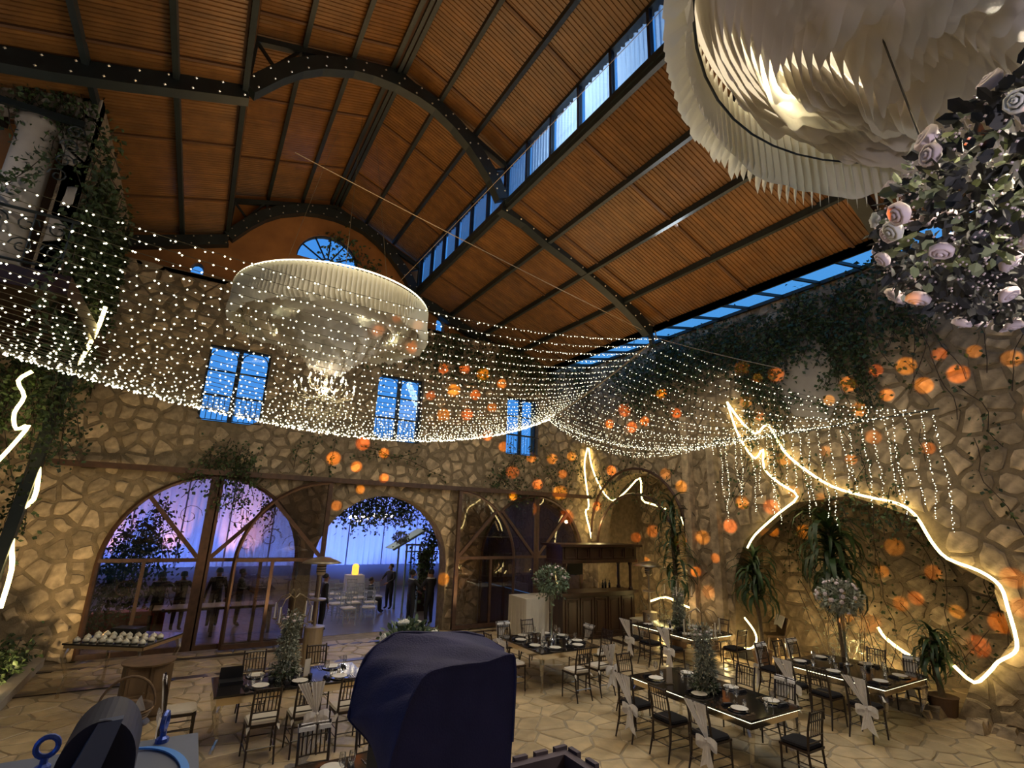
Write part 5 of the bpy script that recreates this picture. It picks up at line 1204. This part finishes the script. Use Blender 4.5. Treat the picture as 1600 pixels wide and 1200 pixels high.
# ---- ivy and hanging vines
def ivy(label, strands, density, name='ivy_vine', leafm='leaf', L=.10, W=.085, seed=0, spread=.10, stemr=.009):
    """strands: (top point, direction along which it hangs, length, wander)"""
    q = random.Random(seed); t = thing(name, label, 'vine', strands[0][0]); o = Vector(strands[0][0]); st = MB(); lf = MB()
    for (p, d, Ln, wd) in strands:
        p = Vector(p)-o; d = Vector(d).normalized(); n = max(3, int(Ln/.22)); pts = [p.copy()]; side = Vector((d.y*0+1, 0, 0)) if abs(d.x) < .9 else Vector((0, 1, 0))
        dev = Vector((0, 0, 0))
        for k in range(n):
            dev = dev*.8+Vector((q.uniform(-1,1)*wd[0], q.uniform(-1,1)*wd[1], q.uniform(-1,1)*wd[2])); pts.append(pts[-1]+(d+dev)*Ln/n)
        st.tube(pts, stemr, 3)
        for k in range(int(Ln*density)):
            f = q.random()*(len(pts)-1.001); i = int(f); c = pts[i].lerp(pts[i+1], f-i)+Vector((q.gauss(0, spread)*(.3+wd[0]*2), q.gauss(0, spread)*(.3+wd[1]*2), q.gauss(0, spread)))
            lf.leaf(c, (q.uniform(-1,1), q.uniform(-1,1), q.uniform(-1.2,.3)), (q.uniform(-1,1), q.uniform(-1,1), q.uniform(-1,1)), L*q.uniform(.6,1.3), W*q.uniform(.6,1.2))
    st.build('stems', 'leafdry', t); lf.build('leaves', leafm, t, kind='stuff'); return t
q = random.Random(5); U = q.uniform
RW = 13.42
ivy('thick dark ivy mass hanging over the top edge of the right wall', [((RW, U(4.6, 11.8), U(8.9, 9.75)), (0, U(-.3, .3), -1), U(.5, 1.6), (.02, .4, .2)) for _ in range(70)]+[((RW, y, 9.6), (0, -1, -.02), 2.0, (.03, .2, .2)) for y in (6, 7.5, 9, 10.5, 12)], 55, seed=1, L=.12, W=.1, spread=.2)
ivy('ivy climbing into the skylight corner beside the truss end', [((12.9+U(-.4, .5), U(10.5, 14.0), U(8.9, 9.6)), (0, U(-.4, .4), -1), U(.6, 1.8), (.05, .4, .2)) for _ in range(34)], 48, seed=2, L=.12, W=.1, spread=.2)
ivy('ivy trailing down around the bare plaster patch on the right wall', [((RW, U(7.9, 8.9), U(8.4, 9.6)), (0, U(-.15, .3), -1), U(1.5, 3.2), (.01, .3, .1)) for _ in range(14)]+[((RW, U(5.6, 6.4), U(7.8, 9.4)), (0, U(-.1, .15), -1), U(1.3, 3.0), (.01, .3, .1)) for _ in range(12)], 42, seed=3, spread=.12)
ivy('arc of ivy leaves crossing the plaster patch', [((RW, 7.9, 7.2), (0, -.9, -.45), 1.6, (.01, .2, .25)), ((RW, 6.0, 8.0), (0, .5, -1), 1.6, (.01, .2, .25)), ((RW, 6.6, 8.6), (0, -.4, -1), 1.8, (.01, .2, .2))], 60, seed=4, spread=.12)
ivy('bare dark vine stems on the upper right wall under the floral ring', [((RW, U(2.0, 5.2), U(9.2, 9.9)), (0, U(-.25, .25), -1), U(1.5, 4.2), (.01, .35, .1)) for _ in range(13)], 9, seed=5)
ivy('thin vines scattered over the right wall above the big arch', [((RW, U(3.6, 9.5), U(5.2, 6.6)), (0, U(-.5, .5), -1), U(.8, 2.2), (.01, .5, .2)) for _ in range(16)], 20, seed=6)
ivy('dark ivy crowning the top of the back wall', [((U(2.8, 13.3), 16.15, U(9.5, 10.1)), (U(-.4, .4), 0, -1), U(.4, 1.6), (.4, .02, .15)) for _ in range(60)], 44, seed=7, L=.13, W=.1, spread=.2)
ivy('dark ivy climbing the right slope of the ochre gable', [((2.9+k*.27, 16.95, 13.3-k*.22), (U(-.3, .3), 0, -1), U(.6, 1.8), (.4, .02, .15)) for k in range(13)], 48, seed=8, L=.14, W=.11, spread=.2)
ivy('ivy curtain covering the side of the left gallery block', [((-2.72, U(11.6, 16.0), U(9.0, 11.2)), (0, U(-.2, .2), -1), U(1.2, 3.6), (.02, .3, .15)) for _ in range(56)], 40, seed=9, L=.14, W=.1, spread=.2)
ivy('ivy trailing over the stone of the left gallery front', [((U(-4.6, -2.9), 11.3, U(10.6, 11.6)), (U(-.3, .6), 0, -1), U(.5, 1.9), (.4, .02, .15)) for _ in range(20)], 34, seed=10, spread=.13)
ivy('feathery green sprig leaning across the white gallery column', [((-3.3, 11.05, 9.6), (-.35, 0, -1), 1.5, (.2, .02, .1)), ((-3.3, 11.05, 9.2), (-.8, 0, -.6), .8, (.2, .02, .1))], 60, seed=11, spread=.12)
ivy('ivy tangled with rope light at the far left edge', [((U(-3.6, -2.75), 13.35, U(5.6, 7.2)), (U(-.2, .3), 0, -1), U(1.0, 2.6), (.25, .05, .15)) for _ in range(26)], 46, seed=12, spread=.2)
ivy('ivy wrapped around the leaning steel post', [((-2.55-.06*k, 14.25+U(-.05, .2), 7.2-k*.4), (-.1, 0, -1), 1.0, (.3, .05, .1)) for k in range(11)], 40, seed=13, spread=.15)
ivy('dark ivy beneath the left window, draping over the arch door', [((U(.1, 1.5), 16.05, U(4.9, 5.7)), (U(-.4, .4), 0, -1), U(.4, 1.5), (.5, .02, .15)) for _ in range(16)]+[((1.0+U(-.2, .2), 15.95, 4.9), (0, 0, -1), 1.2, (.2, .02, .1)) for _ in range(5)], 36, seed=14, spread=.15)
ivy('thin hanging vine between the left and middle upper windows', [((2.9, 16.12, 5.9), (-.35, 0, -1), 1.4, (.2, .01, .1)), ((3.4, 16.12, 5.8), (.05, 0, -1), 1.4, (.2, .01, .1)), ((2.4, 16.12, 5.6), (-.2, 0, -1), .9, (.2, .01, .1))], 26, seed=15)
ivy('thin leafy vines above the middle doorway', [((4.2, 16.12, 5.6), (1, 0, -.05), 3.0, (.05, .01, .3)), ((3.9, 16.12, 5.15), (1, 0, .05), 2.2, (.05, .01, .3))], 18, seed=16)
ivy('tangle of vines around the right upper window', [((U(9.0, 13.2), 16.12, U(4.9, 6.6)), (U(-.8, .8), 0, -1), U(.6, 2.0), (.5, .01, .2)) for _ in range(22)], 22, seed=17)
ivy('hanging foliage filling the top of the middle doorway', [((U(3.9, 7.4), 17.4, U(3.9, 4.6)), (U(-.3, .3), 0, -1), U(.5, 1.3), (.3, .2, .1)) for _ in range(48)], 50, seed=18, L=.14, spread=.2)
ivy('green foliage down the right jamb of the middle doorway', [((7.45+U(-.2, .15), 17.6, U(2.0, 3.6)), (U(-.2, .1), 0, -1), U(.8, 1.9), (.2, .2, .1)) for _ in range(16)], 46, seed=19, L=.13, spread=.15)
ivy('dark foliage behind the left side of the left arch glass', [((U(-1.75, -.6), 17.5, U(1.6, 3.8)), (U(-.2, .2), 0, -1), U(.7, 1.8), (.25, .2, .1)) for _ in range(36)], 44, seed=20, L=.13, spread=.2)
ivy('drooping greenery along the top of the left arch behind the glass', [((U(.6, 2.6), 17.5, U(3.4, 4.3)), (U(-.3, .3), 0, -1), U(.3, .9), (.3, .2, .1)) for _ in range(16)], 36, seed=21, spread=.15)
ivy('dry vines hanging inside the big right arch', [((U(15.7, 16.1), U(3.8, 9.5), U(3.0, 5.0)), (0, U(-.4, .4), -1), U(1.0, 3.0), (.05, .4, .1)) for _ in range(16)], 20, seed=22, spread=.14)
ivy('leafy vine hanging along the rope light above the right arch', [((13.35, U(4.9, 6.6), U(3.9, 4.5)), (0, U(-.3, .3), -1), U(.4, 1.1), (.02, .4, .1)) for _ in range(9)], 38, seed=23, spread=.12)
ivy('vines on the wall behind the wooden bar', [((13.4, U(11.6, 15.8), U(4.6, 6.2)), (0, U(-.5, .5), -1), U(.6, 1.8), (.02, .5, .1)) for _ in range(14)], 22, seed=24, spread=.14)
ivy('low green plants in the raised bed at the left edge', [((-2.75+U(-.3, .15), U(13.5, 15.8), .12), (U(-.4, .4), U(-.3, .3), 1), U(.25, .6), (.3, .3, .1)) for _ in range(26)], 70, 'bedding_plant', 'leaf', .12, .09, 25, .14)
ivy('wispy grey grass plants behind the bar-side table', [((13.3+U(-.4, .5), 11.9+U(-.6, .4), .05), (U(-.5, .5), U(-.5, .5), 1), U(.5, 1.4), (.2, .2, .1)) for _ in range(22)], 46, 'grass_plant', 'greydusty', .12, .025, 26, .14)
ivy('wispy dry grasses at the back of the big right arch', [((14.8+U(-.5, .6), U(5.6, 8.2), .05), (U(-.5, .3), U(-.6, .6), 1), U(.8, 2.2), (.2, .2, .1)) for _ in range(26)], 30, 'grass_plant', 'greydusty', .16, .02, 27, .16)
# ball topiary hanging in the doorway and behind the glass
for (x, y, z, r, lb) in ((6.65, 18.6, 2.75, .28, 'round hanging leaf ball beside the kiosk frame'), (-.9, 18.4, 2.45, .35, 'round hanging leaf ball behind the left arch glass')):
    t = thing('leaf_ball', lb, 'plant', (x, y, z)); mb = MB(); leafball(mb, (0, 0, 0), r, 420, .08, .05, int(x*9)+40, 0, .7); mb.build('foliage', 'greydusty', t, kind='stuff'); MB().tube([(0, 0, 0), (0, 0, 1.6)], .008, 4).build('cord', 'wire', t)
# ---- strap-leaved palms
def strap(Ln, W, droop, seed):
    mb = MB(); q = random.Random(seed); vs = []; n = 5; x = z = 0; a = q.uniform(.5, 1.2)
    for k in range(n+1):
        f = k/n; w_ = W*(1-f)**.6*(.5+f*1.6 if f < .3 else 1)+.002; vs += [(x, -w_/2, z), (x, 0, z-.012), (x, w_/2, z)]
        x += Ln/n*math.cos(a); z += Ln/n*math.sin(a); a -= droop/n
    fs = [(3*k+j, 3*k+3+j, 3*k+4+j, 3*k+1+j) for k in range(n) for j in range(2)]
    return mb.add(vs, fs).mesh('leaf', 'palm', True)
STR = [strap(1.0, .12, 2.6+.25*k, k) for k in range(5)]
def palm(x, y, z0, zt, zb, n, sc, lab, potted=True, seed=0):
    t = thing('strap_leaf_palm', lab, 'palm', (x, y, z0)); q = random.Random(seed)
    MB().tube([(0, 0, 0), (.05, .03, (zt-z0)*.4), (-.02, .06, (zt-z0)*.75), (0, 0, zt-z0)], [.07, .06, .055, .04], 8).build('trunk', 'trunk', t)
    if potted: MB().lathe([(.001, 0), (.2, 0), (.26, .32), (.28, .34), (.23, .34), (.001, .3)], n=14).build('pot', 'pot', t)
    for k in range(n):
        f = (k+.5)/n; o = ob('leaf', q.choice(STR), t, loc=(q.uniform(-.04, .04), q.uniform(-.04, .04), zb-z0+(zt-zb)*f))
        s = sc*q.uniform(.75, 1.15); o.scale = (s, s*q.uniform(.8, 1.3), s); o.rotation_euler = (q.uniform(-.2, .2), q.uniform(-.1, .9)-.5*f, q.uniform(0, 6.283))
    return t
palm(13.05, 11.45, 0, 4.1, 1.7, 96, 1.0, 'tall dark strap-leaved palm beside the wooden bar', seed=1)
palm(13.65, 9.15, 0, 2.7, 1.6, 96, 1.0, 'dome-shaped drooping palm at the left side of the big right arch', seed=2)
palm(13.95, 7.2, 0, 3.6, 2.3, 120, 1.3, 'tall dark palm behind the pale rose vase in the right arch', seed=3)
palm(13.6, 5.2, 0, 1.45, .85, 84, .74, 'low spreading dark palm at the right end of the big arch', seed=4)
# rubble along the foot of the right wall
for k in range(34):
    y = U(2.6, 6.4); s = U(.06, .16); mb = MB(); vs = []
    for a_, b_, c_ in ((-1,-1,-.5),(1,-1,-.5),(1,1,-.5),(-1,1,-.5),(-.6,-.7,.6),(.7,-.5,.7),(.5,.7,.5),(-.6,.5,.7)): vs.append((a_*s*U(.7,1.2), b_*s*U(.7,1.2), c_*s))
    tag(mb.add(vs, [(3,2,1,0),(4,5,6,7),(0,1,5,4),(1,2,6,5),(2,3,7,6),(3,0,4,7)]).build('rock', 'stone', loc=(13.4-U(0, .35), y, s*.5)), 'loose brown rock at the foot of the right wall beside the big arch', 'rock', 'loose rocks along the right wall')

# ================================================================== ON THE BALCONY, CLOSE TO THE VIEWER
MB().box(-1.6, 1.9, 1.95, .4, 3.2, 2.2).build('floor_balcony_step', 'concrete', None, kind='structure')
DZ = 2.202
# navy hood over a moving-head lamp
t = thing('hooded_stage_light', 'stage light on a stand under a big navy fabric hood at the bottom centre', 'stage light', (.62, 1.36, DZ))
o = Vector((.62, 1.36, DZ)); n = len(HOOD_N); rows = 9; vs = []
def resample(P, m=30):
    P = [Vector(p) for p in smooth(P, 4)]; return [P[int(k*(len(P)-1)/(m-1))] for k in range(m)]
HN, HF = resample(HOOD_N), resample(HOOD_F); m_ = len(HN)
for r in range(rows):
    f = r/(rows-1)
    for k in range(m_):
        p = HN[k].lerp(HF[k], f); bulge = .006*math.sin(f*PI)+.0025*math.sin(k*1.7+f*5)+.0018*math.sin(k*.9+f*11)
        vs.append(p+Vector((-bulge if k < m_/2 else bulge*.3, 0, bulge))-o)
fs = [(r*m_+k, (r+1)*m_+k, (r+1)*m_+k+1, r*m_+k+1) for r in range(rows-1) for k in range(m_-1)]
MB().add(vs, fs).build('hood_top', 'navy', t, smooth=True)
MB().add([p-o for p in HN], [tuple(range(m_))]).build('hood_end_panel', 'navy', t)
MB().add([p-o for p in HF], [tuple(range(m_))]).build('hood_end_panel', 'navy', t)
MB().tube([p-o for p in HN[2:-2]], .004, 5).build('hood_seam', 'navy', t)
MB().tube([p-o for p in HF[2:-2]], .004, 5).build('hood_seam', 'navy', t)
MB().box(-.13, -.12, .36, .13, .12, .72).build('lamp_head', 'black', t)
MB().box(-.14, -.10, .28, .14, .10, .37).build('yoke_base', 'black', t)
MB().tube([(0, 0, .0), (0, 0, .3)], .025, 8).build('stand_pole', 'black', t)
for k in range(3): MB().tube([(0, 0, .14), (.2*math.cos(k*2.1), .2*math.sin(k*2.1), 0.01)], .012, 6).build('leg', 'black', t)
# slatted crate
t = thing('slatted_crate', 'blue-boarded slatted wooden crate with blocks along its rim at the bottom edge', 'crate', (1.09, 1.2, DZ))
MB().box(-.15, .375, .50, .145, .405, .538).build('rim_board', 'cratetop', t); MB().box(.115, -.3, .50, .145, .375, .538).build('rim_board', 'cratetop', t)
MB().box(-.15, -.33, .50, .145, -.3, .538).build('rim_board', 'cratetop', t); MB().box(-.15, -.3, .50, -.12, .375, .538).build('rim_board', 'cratetop', t)
for k in range(4): MB().box(-.145+k*.082, .405, .02, -.095+k*.082, .422, .548).build('slat', 'cratetop', t)
for k in range(8): MB().box(.145, -.30+k*.092, .02, .162, -.25+k*.092, .548).build('slat', 'cratetop', t)
for z in (.05, .17, .29, .41): MB().box(-.145, .385, z, .14, .40, z+.09).build('board', 'crateblue', t); MB().box(.125, -.3, z, .14, .38, z+.09).build('board', 'crateblue', t)
MB().box(-.14, -.3, 0, .14, .38, .02).build('bottom_board', 'crateblue', t)
# grey and blue fixture at bottom left
t = thing('stage_fixture', 'blue-grey stage fixture with two eyebolts and a bright blue band at the bottom left', 'stage light', (-.10, 1.65, DZ))
def q_(x, y, z): return (x+.10, y-1.65, z-DZ)
MB().prism([q_(-.38, 1.42, 2.70), q_(.115, 1.42, 2.70), q_(.115, 1.42, 2.89), q_(-.38, 1.42, 2.89)], (0, .43, 0)).build('housing', 'grey', t)
MB().box(-.06, -.06, 0, .06, .06, .5).build('stand_pole', 'black', t); MB().box(-.2, -.2, 0, .2, .2, .02).build('base_plate', 'black', t)
pts = []; W_ = .018
arcp = [(-.02+.115*math.sin(a), 1.79-.20*(1-math.cos(a))) for a in [i*PI/2/10 for i in range(11)]]
vs = []
for i, (x, y) in enumerate(arcp):
    w_ = .006+.022*(i/10); vs += [q_(x, y, 2.893), q_(x-w_*.6, y-w_, 2.893), q_(x, y, 2.897), q_(x-w_*.6, y-w_, 2.897)]
MB().add(vs, [(4*i+2, 4*i+3, 4*i+7, 4*i+6) for i in range(10)]+[(4*i, 4*i+4, 4*i+6, 4*i+2) for i in range(10)]+[(4*i+1, 4*i+3, 4*i+7, 4*i+5) for i in range(10)]).build('blue_band', 'bluepaint', t)
for (x, y) in ((.03, 1.82), (-.205, 1.76)):
    e = MB().lathe([(.016, 2.89-DZ), (.016, 2.90-DZ), (.008, 2.905-DZ), (.008, 2.918-DZ)], (x+.10, y-1.65, 0), 8).build('eyebolt', 'bluemetal', t)
    MB().tube([(x+.10+.021*math.cos(a)*(.25 if x > 0 else 1), y-1.65+(.02*math.cos(a) if x > 0 else 0), 2.94-DZ+.021*math.sin(a)) for a in [i*PI/8 for i in range(17)]], .0065, 6, False).build('eye_ring', 'bluemetal', e)
prof = [(-.158, 2.86)]+[(-.088-.070*math.cos(PI*i/20), 2.965+.091*math.sin(PI*i/20)) for i in range(21)]+[(-.018, 2.86)]
MB().prism([q_(x, 1.50, z) for x, z in prof], (0, .17, 0)).build('rounded_cover', mat('near_black_navy_cover', (.008, .009, .035), .6), t)
MB().prism([q_(-.170, 1.44, 2.86), q_(-.105, 1.44, 2.86), q_(-.055, 1.50, 3.055), q_(-.098, 1.50, 3.052)], (.0, .012, .004)).build('strap_plate', 'grey', t)
for z, x in ((2.93, -.122), (3.0, -.098)): MB().bar(q_(x-.014, 1.448+(z-2.86)*.31, z-.008), q_(x+.014, 1.448+(z-2.86)*.31, z+.008), .006, .004).build('slot', 'black', t)
# basket on a slim pedestal
t = thing('pedestal', 'slim pedestal carrying a small basket behind the bottom left fixture', 'pedestal', (-.11, 3.0, DZ))
MB().lathe([(.001, 0), (.12, 0), (.12, .02), (.03, .05), (.03, .36), (.10, .385), (.001, .395)], n=14).build('pedestal_body', 'darkwood', t)
t = thing('wicker_basket', 'small wicker basket with a tall looped handle and white paper inside', 'basket', (-.11, 3.0, DZ+.397))
MB().lathe([(.001, 0), (.075, 0), (.10, .05), (.105, .055), (.098, .05), (.07, .01), (.001, .01)], n=16).build('basket_body', 'wicker', t)
for z in (.015, .03, .045): MB().tube([((.078+z*.5)*math.cos(a), (.078+z*.5)*math.sin(a), z) for a in [i*PI/10 for i in range(21)]], .005, 5).build('wicker_strand', 'wicker', t)
MB().tube([(.105*math.cos(a), 0, .05+.125*math.sin(a)) for a in [i*PI/14 for i in range(15)]], .0055, 6).build('handle', 'wicker', t)
for x, rz in ((-.06, .3), (.05, -.4)): MB().prism([(x-.03, -.03, .03), (x+.03, -.03, .03), (x+.02+rz*.05, -.02, .10), (x-.01, -.02, .085)], (0, .003, 0)).build('paper', 'plate', t)
SPOT_RING = [(3.2, .95, 5.35), (2.95, .45, 5.4), (3.05, .1, 5.5), (3.75, 1.15, 5.0), (2.85, .0, 5.35)]
# the fixture's orange beams thrown over the walls
SRC = Vector((-.02, 1.75, 3.12)); q = random.Random(4)
for L, pw in ((SPOT_BACK, 26000), (SPOT_RIGHT, 15000), (SPOT_CH, 9000), (SPOT_RING, 9000)):
    for p in L:
        v = Vector(p)-SRC; d = v.length
        lamp('SPOT', 'orange_beam', SRC+v.normalized()*.02, pw*(d/15)**2*q.uniform(.6, 1.2), (1.0, .25+q.uniform(-.08, .12), .008), .004, v.to_track_quat('-Z', 'Y').to_euler(), spot_size=math.radians(q.uniform(1.15, 1.9)), spot_blend=.6)
